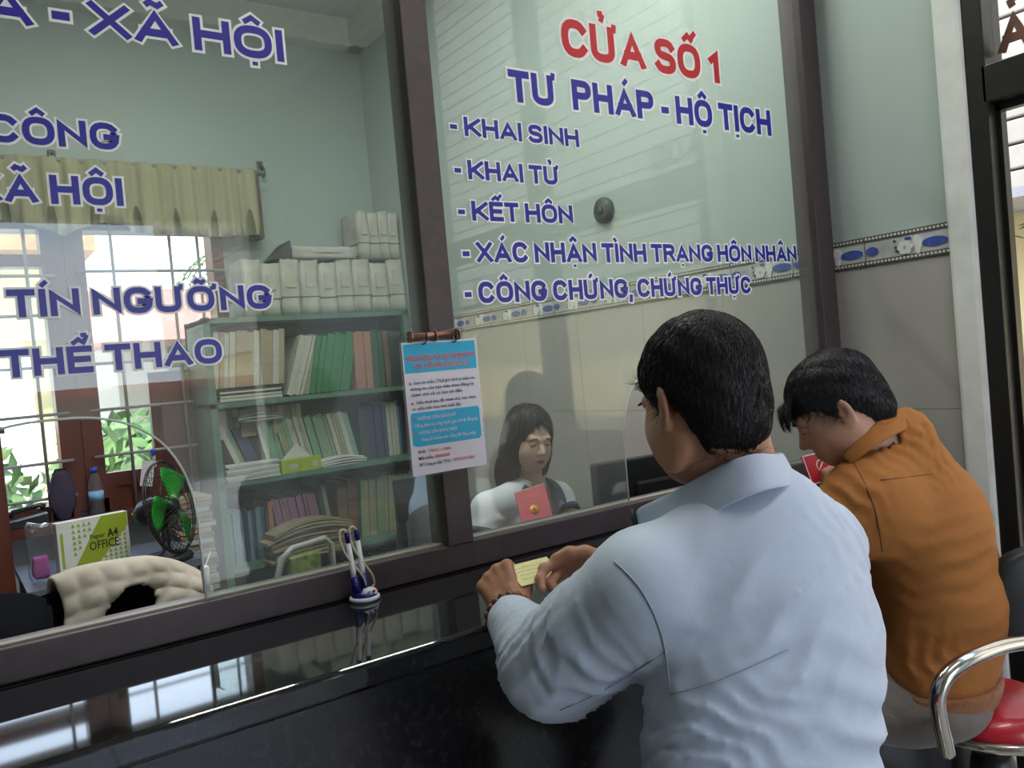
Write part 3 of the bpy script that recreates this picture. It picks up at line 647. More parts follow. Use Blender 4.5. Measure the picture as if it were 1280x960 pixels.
# ------------------------------------------------------------------ things on the window sill and below
M_clear = glass_mat('clear_plastic', (.86, .90, .95), .06); M_bcap = mat('blue_cap', (.03, .06, .5), .4); M_blab = mat('blue_label', (.25, .5, .75), .5)
b = empty('water_bottle', (.596, 3.0, .942), 0, 'clear plastic water bottle with a blue cap on the window sill', 'bottle')
MB().lathe([(.03, 0), (.034, .01), (.034, .13), (.030, .16), (.013, .20), (.013, .215)], (0, 0, 0), 20).build('bottle_body', M_clear, b)
MB().lathe([(.015, .205), (.015, .232)], (0, 0, 0), 16).build('cap', M_bcap, b); MB().lathe([(.0348, .07), (.0348, .115)], (0, 0, 0), 20).build('bottle_label', M_blab, b)
b = empty('black_bag', (.45, 3.01, .942), .1, 'dark purple-black pouch standing upright on the window sill', 'bag')
def blob(name, m, par, c, r, seed, nz=.25, n=3, loc=(0, 0, 0)):
    bm = bmesh.new(); bmesh.ops.create_icosphere(bm, subdivisions=n, radius=1); rr = random.Random(seed); ph = [rr.uniform(0, 6) for _ in range(6)]
    for v in bm.verts:
        d = 1+nz*.3*(math.sin(v.co.x*5+ph[0])+math.sin(v.co.y*4+ph[1])+math.sin(v.co.z*6+ph[2]))
        e = .65; v.co = Vector([math.copysign(abs(q)**e, q)*a*d+cc for q, a, cc in zip(v.co, r, c)])
    me = D.meshes.new(name); bm.to_mesh(me); bm.free(); return mesh_obj(name, me, m, par, True)
blob('pouch', mat('dark_purple_cloth', (.045, .035, .07), .8), b, (0, 0, .115), (.055, .03, .11), 3)
MB().tube([(-.03, 0, .22), (-.02, -.02, .245), (.02, -.02, .245), (.03, 0, .22)], .005, 6).build('strap', M_black, b)
b = empty('desk_telephone', (.30, 3.0, .942), 0, 'low black telephone on the left end of the window sill', 'telephone')
MB().prism([(-.08, 0), (.08, 0), (.08, .05), (-.08, .03)], -.06, .06).build('phone_base', M_black, b); MB().tube([(-.07, -.02, .05), (-.06, -.02, .075), (.05, -.02, .09), (.07, -.02, .075)], [.016, .012, .012, .017], 8).build('handset', M_black, b)
b = empty('keys_and_tag', (.86, 3.02, 1.20), 0, 'white paper tag with a blue key fob hanging from the grille bar', 'tag')
MB().box(-.03, .03, -.004, .0, -.16, -.03, mx=Matrix.Rotation(.2, 4, 'Y')).build('paper_tag', M_paper, b)
MB().tube([(0, 0, .02), (.005, -.003, -.03)], .002, 5).build('cord', M_bcap, b); MB().sphere((.02, 0, .01), (.014, .008, .02), 6).build('key_fob', M_bcap, b)
wc = empty('wooden_cabinet', (-.15, 2.56, 0), 0, 'dark red-brown wooden cabinet at the far left behind the speaking hole', 'cabinet')
MB().box(-.35, .345, -.17, .17, .06, 1.40, bevel=.006).build('cabinet_body', M_wood, wc); box('plinth', -.33, .33, -.15, .15, 0, .06, M_wood, wc); box('top_board', -.37, .36, -.185, .185, 1.40, 1.425, M_wood, wc)
for x in (-.345, .003):
    dd = box('cabinet_door', x, x+.335, -.188, -.172, .09, 1.37, M_wood, wc); MB().sphere((x+(.30 if x < 0 else .035), -.20, .75), .014, 6).build('knob', M_chrome, dd)
# desk under the window with the ream of paper and the fan
M_desk = mat('blue_grey_desk', (.12, .14, .17), .5)
ds = empty('side_desk', (.565, 2.55, 0), 0, 'blue-grey side desk below the back window carrying the paper ream and fan', 'desk')
box('desk_top', -.345, .335, -.33, .33, .75, .78, M_desk, ds)
for x in (-.335, .30):
    for y in (-.31, .28): box('leg', x, x+.03, y, y+.03, 0, .75, M_desk, ds)
box('back_board', -.30, .30, .295, .31, .35, .75, M_whitepl, ds)
pb = empty('paper_ream', (.50, 2.52, .781), .22, 'white and lime green A4 office paper ream standing on the side desk', 'box')
M_lime = mat('lime_print', (.33, .42, .03), .5); M_reamw = mat('ream_white', (.70, .72, .68), .5); M_ink = mat('black_print', (.02, .02, .02), .6)
MB().box(-.148, .148, -.025, .025, 0, .215, bevel=.002).build('ream_wrapper', M_reamw, pb)
pr = MB(); pr.prism([(-.095, .001), (-.005, .001), (.145, .155), (.145, .214), (.035, .214)], -.0262, -.0252)
for r_ in range(8):
    for c_ in range(6):
        x = -.09+c_*.022; zz = .185-r_*.024
        if x < -.095+ (zz/.214)*.13-.02: pr.prism([(x, zz), (x+.015, zz), (x+.0075, zz+.016)], -.0262, -.0252)
        x = .135-c_*.022; zz = .012+r_*.020
        if x > -.005+(zz/.16)*.15+.01: pr.prism([(x-.015, zz), (x, zz), (x-.0075, zz+.014)], -.0266, -.0252)
pr.box(-.136, -.126, -.0262, -.0252, .02, .17); pr.build('green_print', M_lime, pb)
def small_text(body, x, z, cap, y, m, par, width=None, offset=.01, name='printed_words', rot=None):
    c = D.curves.new('t', 'FONT'); c.body = body; c.offset = offset; c.resolution_u = 2
    o = D.objects.new('t', c); COL.objects.link(o); bpy.context.view_layer.update()
    me = D.meshes.new_from_object(o.evaluated_get(bpy.context.evaluated_depsgraph_get())); D.objects.remove(o); D.curves.remove(c)
    s = cap/.70; w = max((v.co.x for v in me.vertices), default=1); sx = s if width is None else width/w
    for v_ in me.vertices: v_.co = Vector((x+v_.co.x*sx, y, z+v_.co.y*s))
    return mesh_obj(name, me, m, par)
small_text('A4', .055, .118, .034, -.0270, M_ink, pb, .045, .03); small_text('Paper', -.02, .122, .020, -.0270, M_ink, pb, .065); small_text('OFFICE', -.025, .074, .036, -.0270, M_ink, pb, .125, .01)
# fan
M_fgreen = mat('green_fan_blade', (.02, .30, .03), .25, 0, .1)
fn = empty('desk_fan', (.775, 2.27, .78), 0, 'black desk fan with bright green blades in a wire cage', 'fan')
FM = Matrix.Translation((0.0, 0, .235)) @ Matrix.Rotation(math.radians(52), 4, 'Z') @ Matrix.Rotation(math.radians(-10), 4, 'X')
MB().lathe([(.10, 0), (.11, .012), (.10, .03), (.02, .045), (.018, .20)], (-.02, .04, 0), 24).build('base', M_black, fn)
mb = MB().lathe([(.0, .02), (.055, .03), (.06, .07), (.055, .12), (.03, .15), (.0, .155)], (0, 0, 0), 20, mx=FM @ Matrix.Rotation(math.radians(-90), 4, 'X')); mb.build('motor', M_black, fn)
MB().lathe([(0, .156), (.018, .157), (.018, .163), (0, .165)], (0, 0, 0), 12, mx=FM @ Matrix.Rotation(math.radians(-90), 4, 'X')).build('motor_button', M_fgreen, fn)
def wirecage(y0, dome, nm):
    mb = MB()
    for k in range(40):
        a = k*2*math.pi/40; pts = []
        for q in range(6):
            u = q/5; r = .035+(.165)*u; pts.append(FM @ Vector((r*math.cos(a+.25*u), y0+dome*(1-u**2.4), r*math.sin(a+.25*u))))
        mb.tube(pts, .0013, 4)
    for r, yy in ((.200, y0), (.14, y0+dome*.55), (.035, y0+dome)): mb.tube([FM @ Vector((r*math.cos(t*math.pi/20), yy, r*math.sin(t*math.pi/20))) for t in range(40)], .0035 if r == .2 else .0015, 5, closed=True)
    mb.build(nm, M_black, fn)
wirecage(-.01, -.055, 'front_cage'); wirecage(.0, .045, 'rear_cage')
for k in range(3):
    bm = bmesh.new(); rows_ = []
    for i in range(9):
        u = i/8; r = .03+.145*u; w0 = .30+.75*math.sin(u*2.4)
        rows_.append([bm.verts.new(FM @ Vector((r*math.cos(k*2.094+.9+w0*(t-.3)), -.018+.030*(t-.5)+.01*math.sin(t*3), r*math.sin(k*2.094+.9+w0*(t-.3))))) for t in [j/6 for j in range(7)]])
    for a, b_ in zip(rows_, rows_[1:]):
        for j in range(6): f = bm.faces.new((a[j], a[j+1], b_[j+1], b_[j])); f.smooth = True
    me = D.meshes.new('blade'); bm.to_mesh(me); bm.free(); o = mesh_obj('blade', me, M_fgreen, fn)
    sm = o.modifiers.new('s', 'SOLIDIFY'); sm.thickness = .003
MB().lathe([(0, -.03), (.03, -.03), (.036, .0), (.036, .02), (0, .02)], (0, 0, 0), 16, mx=FM @ Matrix.Rotation(math.radians(-90), 4, 'X')).build('hub', M_black, fn)
# office chairs just behind the glass
M_chair = mat('black_mesh_fabric', (.006, .007, .010), .9, bump=.1, bscale=200, spec=.1)
M_quilt = mat('cream_quilted_cotton', (.52, .47, .40), .85, 0, .06, 20, bump=.3, bscale=25)
def backrest(name, root, x0, x1, zt, zb, y0, m, curve=.05):
    bm = bmesh.new(); n = 14; g = []
    for i in range(n+1):
        u = i/n; x = x0+(x1-x0)*u; yy = y0-curve*(1-(2*u-1)**2)
        top = zt-.05*abs(2*u-1)**5
        g.append([bm.verts.new((x, yy, zb)), bm.verts.new((x, yy, top)), bm.verts.new((x, yy+.045, top-.005)), bm.verts.new((x, yy+.045, zb))])
    for a, b_ in zip(g, g[1:]):
        for j in range(4): f = bm.faces.new((a[j], a[(j+1) % 4], b_[(j+1) % 4], b_[j]))
    bm.faces.new(g[0]); bm.faces.new(g[-1][::-1]); bmesh.ops.recalc_face_normals(bm, faces=bm.faces)
    bmesh.ops.bevel(bm, geom=[e for e in bm.edges if e.calc_face_angle(0) > .8], offset=.012, segments=2, affect='EDGES')
    me = D.meshes.new(name); bm.to_mesh(me); bm.free(); return mesh_obj(name, me, m, root, True)
def office_chair(x, y, rz, w, zt, label, m=M_chair):
    r = empty('office_chair', (x, y, 0), rz, label, 'chair')
    backrest('backrest', r, -w/2, w/2, zt, zt-.45, 0, m)
    MB().box(-w/2, w/2, .06, .50, .42, .49, bevel=.03).build('seat', m, r)
    MB().lathe([(.025, .06), (.025, .42)], (0, .26, 0), 12).build('gas_lift', M_black, r)
    for k in range(5):
        a = k*2*math.pi/5; MB().tube([(0, .26, .09), (.26*math.cos(a), .26+.26*math.sin(a), .06)], [.02, .014], 8).build('base_leg', M_black, r)
        MB().sphere((.26*math.cos(a), .26+.26*math.sin(a), .03), .03, 6).build('caster', M_black, r)
    MB().box(-.03, .03, -.0, .10, .44, zt-.3).build('back_bracket', M_black, r); return r
office_chair(.36, 1.28, .10, .46, .96, 'black office chair in front of the left speaking hole with a jacket on it')
office_chair(-.07, .74, .0, .50, 1.085, 'black high-backed chair cut by the left edge, closest behind the glass')
# quilted cream garment draped over the chair
def quilt():
    bm = bmesh.new(); n, mm = 40, 30; grid = []
    for i in range(n+1):
        u = i/n; x = -.20+.41*u; col_ = []
        for j in range(mm+1):
            v_ = j/mm
            zt = 1.005-.045*abs(2*u-.75)**2.5-.05*max(0, u-.6)
            z = zt-.30*v_*(1-.35*u); y = -.075-.05*(1-(2*u-1)**2)*.9-.035*math.sin(min(v_*3, 1)*math.pi/2)
            y -= .010*abs(math.sin(u*22+v_*3))*abs(math.sin(v_*17)); y += .012*math.sin(u*9+v_*7)
            col_.append((x+.015*math.sin(v_*6), y, z))
        grid.append(col_)
    vs = {}
    def hole(u, v_): return ((u-.42)/.19)**2+((v_-.62)/.36)**2 < 1 or (abs(u-.42) < .19 and v_ > .62)
    for i in range(n):
        for j in range(mm):
            if hole((i+.5)/n, (j+.5)/mm): continue
            q = []
            for a, b_ in ((i, j), (i+1, j), (i+1, j+1), (i, j+1)):
                if (a, b_) not in vs: vs[(a, b_)] = bm.verts.new(grid[a][b_])
                q.append(vs[(a, b_)])
            bm.faces.new(q).smooth = True
    # back half over the top of the chair
    bk = [[bm.verts.new((grid[i][0][0], grid[i][0][1]+.05+.10*w_, grid[i][0][2]+.012*math.sin(math.pi*w_)-.15*w_*w_)) for w_ in (0.33, .66, 1)] for i in range(n+1)]
    for i in range(n):
        a = [vs.get((i, 0))]+bk[i]; b_ = [vs.get((i+1, 0))]+bk[i+1]
        if a[0] is None or b_[0] is None: continue
        for k in range(3): bm.faces.new((a[k], a[k+1], b_[k+1], b_[k])).smooth = True
    bmesh.ops.recalc_face_normals(bm, faces=bm.faces)
    me = D.meshes.new('quilted_garment'); bm.to_mesh(me); bm.free(); o = mesh_obj('quilted_cloth', me, M_quilt)
    s = o.modifiers.new('s', 'SOLIDIFY'); s.thickness = .02; s.offset = 0; s2 = o.modifiers.new('b', 'SUBSURF'); s2.levels = 1; s2.render_levels = 1; return o
q = quilt(); q.location = (.415, 1.27, .018); q.rotation_euler = (0, 0, .10); q.name = 'quilted_jacket'; tag(q, 'cream quilted jacket with a rounded neck opening draped over the black chair back', 'jacket')
# clerk desks behind the glass
M_dsk = mat('dark_work_desk', (.05, .045, .045), .4)
for i, (a, b_) in enumerate(((.62, 1.22), (1.28, 2.24))):
    r = empty('work_desk', ((a+b_)/2, .40, 0), 0, ['dark work desk behind the glass left of the clerk', 'dark work desk of the clerk carrying the monitor'][i], 'desk'); w = (b_-a)/2
    box('desk_top', -w, w, -.27, .27, .745, .77, M_dsk, r)
    for x in (-w, w-.02): box('side_panel', x, x+.02, -.25, .25, 0, .745, M_dsk, r)
    box('modesty_panel', -w+.02, w-.02, -.26, -.245, .3, .745, M_dsk, r)
mo = empty('computer_monitor', (1.93, .50, .77), -.12, 'black computer monitor seen from behind through the right pane', 'monitor')
MB().box(-.235, .235, -.02, .02, .11, .385, bevel=.006).build('screen_housing', M_black, mo); MB().box(-.09, .09, -.045, -.02, .17, .31, bevel=.008).build('rear_bulge', M_black, mo)
MB().box(-.03, .03, -.02, .02, .0, .13).build('neck', M_black, mo); MB().box(-.11, .11, -.08, .08, 0, .012, bevel=.004).build('foot', M_black, mo)
MB().box(.06, .10, -.0215, -.0205, .12, .15).build('sticker', M_paper, mo)
# framed card / blue jacket chair
fc = empty('grey_framed_chair', (.955, 1.20, 0), .25, 'small chair with a grey curved frame and a green pad, low behind the pen stand', 'chair')
MB().tube([(-.11, 0, .45), (-.10, 0, .86), (-.075, 0, .925), (-.03, 0, .95), (.10, 0, .955), (.125, 0, .93), (.12, 0, .45)], .011, 8).build('frame', mat('grey_painted_tube', (.38, .38, .37), .4), fc)
MB().box(-.055, .065, -.02, .01, .74, .925, bevel=.008).build('back_pad', mat('moss_green_print', (.20, .27, .06), .8, var=.5, scale=40), fc)
MB().box(-.13, .13, 0, .30, .42, .45, bevel=.01).build('seat', M_black, fc)
for x in (-.11, .11):
    for y in (0, .28): MB().tube([(x, y, 0), (x, y, .43)], .01, 8).build('leg', M_black, fc)
office_chair(1.56, 1.16, -.15, .40, 1.02, 'dark mesh chair behind the clerk, its back seen left of her', mat('grey_mesh', (.05, .055, .07), .8))
bj = empty('blue_jacket_chair', (1.88, 1.95, 0), 0, 'chair hung with a pale blue shirt, seen in front of the green bookshelf', 'chair')
blob('pale_blue_shirt', mat('pale_blue_cotton', (.34, .45, .62), .8, bump=.3, bscale=12), bj, (.0, -.02, .80), (.13, .05, .22), 9, .22, 4)
MB().box(-.16, .16, .05, .08, .5, 1.0).build('backrest', M_black, bj); MB().box(-.2, .2, .05, .45, .42, .47, bevel=.02).build('seat', M_black, bj)
for x in (-.17, .17):
    for y in (.07, .42): MB().tube([(x, y, 0), (x, y, .43)], .012, 8).build('leg', M_black, bj)
jar = empty('clear_box', (.935, .16, .771), 0, 'small clear plastic holder with a silver rim beside the middle mullion', 'holder')
MB().box(-.025, .025, -.025, .025, .0, .33, bevel=.004).build('holder_body', M_clear, jar); MB().box(-.02, .02, -.02, .02, .0, .30).build('contents', M_greypaper, jar); MB().box(-.026, .026, -.026, .026, .33, .345).build('rim', M_chrome, jar)
bs_ = office_bag = empty('plastic_bag', (.285, 2.36, .781), 0, 'translucent plastic bag with a pink bundle by the ream', 'bag')
blob('bag_film', M_clear, bs_, (0, 0, .13), (.05, .04, .13), 5, .3); blob('pink_contents', mat('pink_cloth', (.45, .08, .30), .8), bs_, (0, 0, .06), (.032, .025, .05), 6)
# short white marker clipped at the speaking-hole edge
cl = empty('white_clip', (.365, .035, 1.14), 0, 'small white peg standing at the foot of the left speaking hole', 'clip')
MB().lathe([(.006, 0), (.0075, .045), (.005, .048)], (0, 0, 0), 10).build('peg', M_whitepl, cl); MB().tube([(0, 0, .045), (.02, .03, .065)], .0015, 5).build('cord', M_whitepl, cl)
# ------------------------------------------------------------------ on and at the counter
M_cord = mat('yellowed_cord', (.58, .52, .36), .5)
def pen_stand(x, y, rz, label, group=None):
    r = empty('pen_stand', (x, y, 1.0772), rz, label, 'pen stand', group)
    MB().lathe([(.026, 0), (.029, .003), (.029, .007), (.026, .009)], (0, 0, 0), 28).build('base_rim', M_whitepl, r)
    MB().lathe([(.025, .008), (.024, .013), (.018, .017), (.0, .018)], (0, 0, 0), 28).build('base_top', M_navy, r)
    bd = MB().sphere((.004, -.011, .013), (.017, .012, .012), 8); b = bd.build('badge', M_whitepl, r)
    MB().box(-.008, -.003, -.0245, -.0232, .017, .021, mx=None).build('badge_print', mat('badge_blue', (.03, .35, .7), .5), b); MB().box(.002, .008, -.0245, -.0232, .016, .0205).build('badge_print', M_red, b)
    for i, (px, py, tx) in enumerate(((-.013, .006, -.05), (.010, .010, -.035))):
        M = Matrix.Translation((px, py, .012)) @ Matrix.Rotation(tx, 4, 'Y') @ Matrix.Rotation(-.05, 4, 'X')
        MB().lathe([(.0075, 0), (.0075, .035)], (0, 0, 0), 14, mx=M).build('pen_holder', M_navy, r)
        p = MB().lathe([(.0048, .033), (.0056, .045), (.0045, .10)], (0, 0, 0), 14, mx=M).build('pen', M_whitepl, r)
        MB().lathe([(.0048, .10), (.0048, .118), (.003, .121)], (0, 0, 0), 14, mx=M).build('pen_cap', M_navy, p)
        top = M @ Vector((0, 0, .121))
        pts = [top, top+Vector((-.006, 0, .006)), top+Vector((-.014, 0, .004)), top+Vector((-.016, .0, -.012)), top+Vector((-.006, -.003, -.045)), Vector((px+.014, -.004+py, .045)), Vector((px+.022, py, .022)), Vector((px+.014, py, .018))]
        sm = []
        for k in range(len(pts)-1):
            p0, p1, p2, p3 = pts[max(k-1, 0)], pts[k], pts[k+1], pts[min(k+2, len(pts)-1)]
            for q_ in range(5):
                t = q_/5; sm.append(.5*((2*p1)+(p2-p0)*t+(2*p0-5*p1+4*p2-p3)*t*t+(-p0+3*p1-3*p2+p3)*t**3))
        MB().tube(sm, .0022, 7).build('cord', M_cord, r)
    return r
pen_stand(.631, -.042, .2, 'navy and white twin pen stand alone on the counter below the left pane')
pen_stand(1.745, -.115, .2, 'twin white pen stand on the counter between the two seated men')
# notice on the mullion
po = empty('notice_sheet', (.85, -.030, 1.56), 0, 'laminated white notice with cyan panels hanging on the middle mullion', 'notice')
M_pap = mat('notice_paper', (.72, .69, .78), .35, var=.02); M_cy = mat('cyan_print', (.01, .40, .66), .4, var=.03); M_rt = mat('red_print', (.62, .06, .09), .5); M_bt = mat('dark_print', (.05, .05, .09), .6); M_film = glass_mat('laminate_film', (.97, .97, .97), .06)
MB().box(-.087, .088, -.0015, 0, -.268, 0).build('sheet', M_pap, po)
MB().box(-.091, .092, .0002, .0008, -.272, .004).build('laminate', M_film, po)
c = MB(); c.box(-.084, .085, -.0022, -.0016, -.062, -.004); c.prism([(-.077+.004, -.210), (.077, -.210), (.082, -.205), (.082, -.147), (.077, -.142), (-.077, -.142), (-.081, -.147), (-.081, -.206)], -.0022, -.0016); c.build('cyan_panels', M_cy, po)
Y_ = -.0028
small_text('HƯỚNG DẪN ĐĂNG KÝ VÀ THỰC HIỆN THANH TOÁN', -.080, -.038, .010, Y_, M_pap, po, .160, .05); small_text('HƯỚNG DẪN ĐĂNG KÝ VÀ THỰC HIỆN THANH TOÁN', -.080, -.038, .010, Y_-.0004, M_rt, po, .160, .012)
small_text('TRỰC TUYẾN TRÊN CỔNG QUỐC GIA', -.064, -.054, .010, Y_, M_pap, po, .128, .05); small_text('TRỰC TUYẾN TRÊN CỔNG QUỐC GIA', -.064, -.054, .010, Y_-.0004, M_rt, po, .128, .012)
for t, x, z_, w, m in (('Giao tin nhắn, TTLB gửi 1414 có kiểm tra', -.068, -.085, .145, M_bt), ('thông tin của bạn thân theo đăng ký', -.076, -.097, .15, M_bt), ('chính chủ sẽ có báo tin đến', -.076, -.109, .12, M_bt), ('Nếu thuê bao đã chính chủ, bạn thực', -.066, -.125, .142, M_bt), ('tin nhắn hiển theo hình dưới đây:', -.076, -.137, .115, M_bt),
                       ('HƯỚNG DẪN ĐĂNG KÝ', -.066, -.157, .09, M_pap), ('Cổng dịch vụ công Quốc gia (1414) đăng ký', -.074, -.171, .15, M_pap), ('HƯỚNG DẪN ĐĂNG NHẬP', -.066, -.186, .09, M_pap), ('Dùng tài khoản trên Cổng để đăng nhập', -.062, -.200, .13, M_pap),
                       ('Wifi:', -.072, -.224, .018, M_bt), ('TTHCC - Public', -.050, -.224, .055, M_rt), ('Mật khẩu:', -.072, -.237, .035, M_bt), ('88888888', -.034, -.237, .034, M_rt), ('SĐT Công an tiếp TTHC:', -.072, -.250, .075, M_bt), ('0977.551.551', .008, -.250, .05, M_rt)):
    small_text(t, x, z_, .0062, Y_, m, po, w, .012, 'printed_line')
st_ = MB()
for (x, z_) in ((-.076, -.083), (-.075, -.123), (-.074, -.156), (-.074, -.185)): st_.prism([(x+.004*math.cos(k*math.pi/5)*(1 if k % 2 == 0 else .4), z_+.004*math.sin(k*math.pi/5)*(1 if k % 2 == 0 else .4)) for k in range(10)], Y_-.0002, Y_)
st_.build('red_bullets', M_rt, po)
M_cop = mat('copper_clip', (.34, .17, .13), .35, .8, .3, 60)
hk = MB().tube([(-.07, -.006, .008), (.045, -.006, .016)], .0075, 10).build('hanger_roll', M_cop, po)
for x in (-.036, .035): MB().tube([(x+.009*math.sin(t*.7)*.3, -.006+.012*math.cos(t*.63), .008+.014*math.sin(t*.63)) for t in range(10)], .0016, 5, closed=True).build('wire_ring', M_black, po)
for x in (-.068, .043, -.012): MB().tube([(x+.0, -.006+.010*math.cos(t*.63), .011+.010*math.sin(t*.63)) for t in range(10)], .0028, 6, closed=True).build('roll_band', M_cop, po)
# stool of the man in brown, and the one hidden under the man in light blue
M_redseat = mat('red_vinyl_seat', (.55, .015, .03), .3, coat=.3)
def stool(x, y, rz, label, h=.70, q=1.):
    r = empty('bar_stool', (x, y, 0), rz, label, 'stool')
    MB().lathe([(.0, h-.035), (.165*q, h-.035), (.178*q, h-.02), (.172*q, h+.005), (.13*q, h+.022), (0, h+.03)], (0, 0, 0), 40).build('seat_cushion', M_redseat, r)
    MB().tube([(.182*q*math.cos(t*math.pi/24), .182*q*math.sin(t*math.pi/24), h-.028) for t in range(48)], .011, 8, closed=True).build('chrome_seat_ring', M_chrome, r)
    MB().lathe([(.03, h-.22), (.036, h-.20), (.036, h-.03)], (0, 0, 0), 16).build('seat_collar', M_chrome, r) if False else None
    MB().lathe([(.018, h-.10), (.018, h-.035)], (0, 0, 0), 16).build('chrome_piston', M_chrome, r)
    MB().lathe([(.045, .06), (.045, h-.14), (.042, h-.12), (.036, h-.10)], (0, 0, 0), 20).build('lift_cover', M_black, r)
    MB().lathe([(.21, 0), (.21, .01), (.06, .035), (.045, .06)], (0, 0, 0), 36).build('floor_plate', M_chrome, r)
    MB().tube([(.15*math.cos(t*math.pi/16), .15*math.sin(t*math.pi/16), .26) for t in range(32)], .009, 8, closed=True).build('foot_ring', M_chrome, r)
    return r
# ------------------------------------------------------------------ people: smooth implicit bodies polygonised with surface nets
def surface_net(f, lo, hi, h):
    lo = np.array(lo, float); n = np.ceil((np.array(hi)-lo)/h).astype(int)+1
    ax = [lo[i]+h*np.arange(n[i]) for i in range(3)]
    G = np.stack(np.meshgrid(*ax, indexing='ij'), -1).reshape(-1, 3); V = f(G).reshape(n)
    ins = V < 0; c = np.zeros(tuple(n-1), int)
    for dx in (0, 1):
        for dy in (0, 1):
            for dz in (0, 1): c += ins[dx:n[0]-1+dx, dy:n[1]-1+dy, dz:n[2]-1+dz]
    act = (c > 0) & (c < 8); idx = -np.ones(act.shape, int); cells = np.argwhere(act); idx[act] = np.arange(len(cells))
    acc = np.zeros((len(cells), 3)); cnt = np.zeros(len(cells))
    cor = [(0,0,0),(1,0,0),(0,1,0),(1,1,0),(0,0,1),(1,0,1),(0,1,1),(1,1,1)]
    for a in range(8):
        for b in range(a+1, 8):
            da = np.array(cor[a]); db = np.array(cor[b])
            if abs(da-db).sum() != 1: continue
            va = V[tuple((cells+da).T)]; vb = V[tuple((cells+db).T)]; m = (va < 0) != (vb < 0)
            t = np.where(m, va/np.where(m, va-vb, 1), 0); p = da+(db-da)*t[:, None]; acc[m] += p[m]; cnt[m] += 1
    P = lo+(cells+acc/cnt[:, None])*h
    Q = []
    for d in range(3):
        e = np.zeros(3, int); e[d] = 1; u, w = (d+1) % 3, (d+2) % 3
        A = V[tuple(slice(0, n[i]-e[i]) for i in range(3))] < 0; B = V[tuple(slice(e[i], n[i]) for i in range(3))] < 0
        ed = np.argwhere(A != B); sgn = A[tuple(ed.T)]
        ok = (ed[:, u] > 0) & (ed[:, w] > 0) & (ed[:, u] < n[u]-1) & (ed[:, w] < n[w]-1); ed = ed[ok]; sgn = sgn[ok]
        eu = np.zeros(3, int); eu[u] = 1; ew = np.zeros(3, int); ew[w] = 1
        q = np.stack([idx[tuple((ed-eu-ew).T)], idx[tuple((ed-ew).T)], idx[tuple(ed.T)], idx[tuple((ed-eu).T)]], 1)
        q[~sgn] = q[~sgn][:, ::-1]; Q.append(q)
    return P, np.concatenate(Q)
def net_mesh(parts, name):
    vs, fs, o = [], [], 0
    for P, Q in parts: vs.append(P); fs.append(Q+o); o += len(P)
    vs = np.concatenate(vs); fs = np.concatenate(fs)
    me = D.meshes.new(name); me.vertices.add(len(vs)); me.vertices.foreach_set('co', vs.ravel()); me.loops.add(len(fs)*4); me.loops.foreach_set('vertex_index', fs.ravel().astype(np.int32))
    me.polygons.add(len(fs)); me.polygons.foreach_set('loop_start', np.arange(0, len(fs)*4, 4, dtype=np.int32)); me.polygons.foreach_set('loop_total', np.full(len(fs), 4, np.int32))
    me.update(calc_edges=True); me.validate(); return me
def smin(a, b, k):
    h = np.clip(.5+.5*(b-a)/k, 0, 1); return b*(1-h)+a*h-k*h*(1-h)
def A3(v): return np.array(v, float)
def rc(p, a, b, ra, rb):                                             # round cone
    a = A3(a); b = A3(b); ba = b-a; l = ba@ba; t = np.clip(((p-a)@ba)/l, 0, 1)
    return np.linalg.norm(p-a-t[:, None]*ba, axis=1)-(ra+(rb-ra)*t)
def el(p, c, r, R=None):                                             # ellipsoid, R rows are its axes
    q = p-A3(c)
    if R is not None: q = q@np.asarray(R).T
    r = A3(r); k = np.linalg.norm(q/r, axis=1); k2 = np.linalg.norm(q/(r*r), axis=1); return k*(k-1)/np.maximum(k2, 1e-6)
def un(ds, k):
    d = ds[0]
    for e in ds[1:]: d = smin(d, e, k)
    return d
def rotz(a): c, s = math.cos(a), math.sin(a); return np.array([[c, s, 0], [-s, c, 0], [0, 0, 1]])
def pose(loc, heading, pitch=0, roll=0):
    """local x right, y forward, z up; heading turns from +Y toward +X, pitch nods forward"""
    M = Matrix.Translation(loc) @ Matrix.Rotation(-heading, 4, 'Z') @ Matrix.Rotation(-pitch, 4, 'X') @ Matrix.Rotation(roll, 4, 'Y'); return M
def to_local(p, M):
    I = np.array(M.inverted()); return p@I[:3, :3].T+I[:3, 3]
def folds(p, lst):
    o = np.zeros(len(p))
    for c, R, dr, lam, amp, ph in lst:
        q = p-A3(c); g = np.exp(-(q*q).sum(1)/(R*R)); dr_ = A3(dr)/np.linalg.norm(dr)
        e1 = q@A3((dr_[1], dr_[2], dr_[0])); e2 = q@A3((dr_[2], -dr_[0], dr_[1]))
        w = 1.1*np.sin(e1*2*math.pi/(lam*2.7)+ph*2)+.8*np.sin(e2*2*math.pi/(lam*3.7)+ph*5)+.4*np.sin(e1*2*math.pi/(lam*1.3)-e2*20)
        msk = .35+.65*smooth01(.5+.9*np.sin(e1*2*math.pi/(lam*3.9)+ph*3+e2*9)); s = np.sin(q@dr_*2*math.pi/(lam*1.25)+w+ph); o += 1.35*amp*g*msk*(1-np.abs(s))**1.2
    return o
def creases(p, lst):
    o = np.zeros(len(p))
    for a, b, w, amp in lst: o += amp*np.exp(-(rc(p, a, b, 0, 0)/w)**2)
    return o
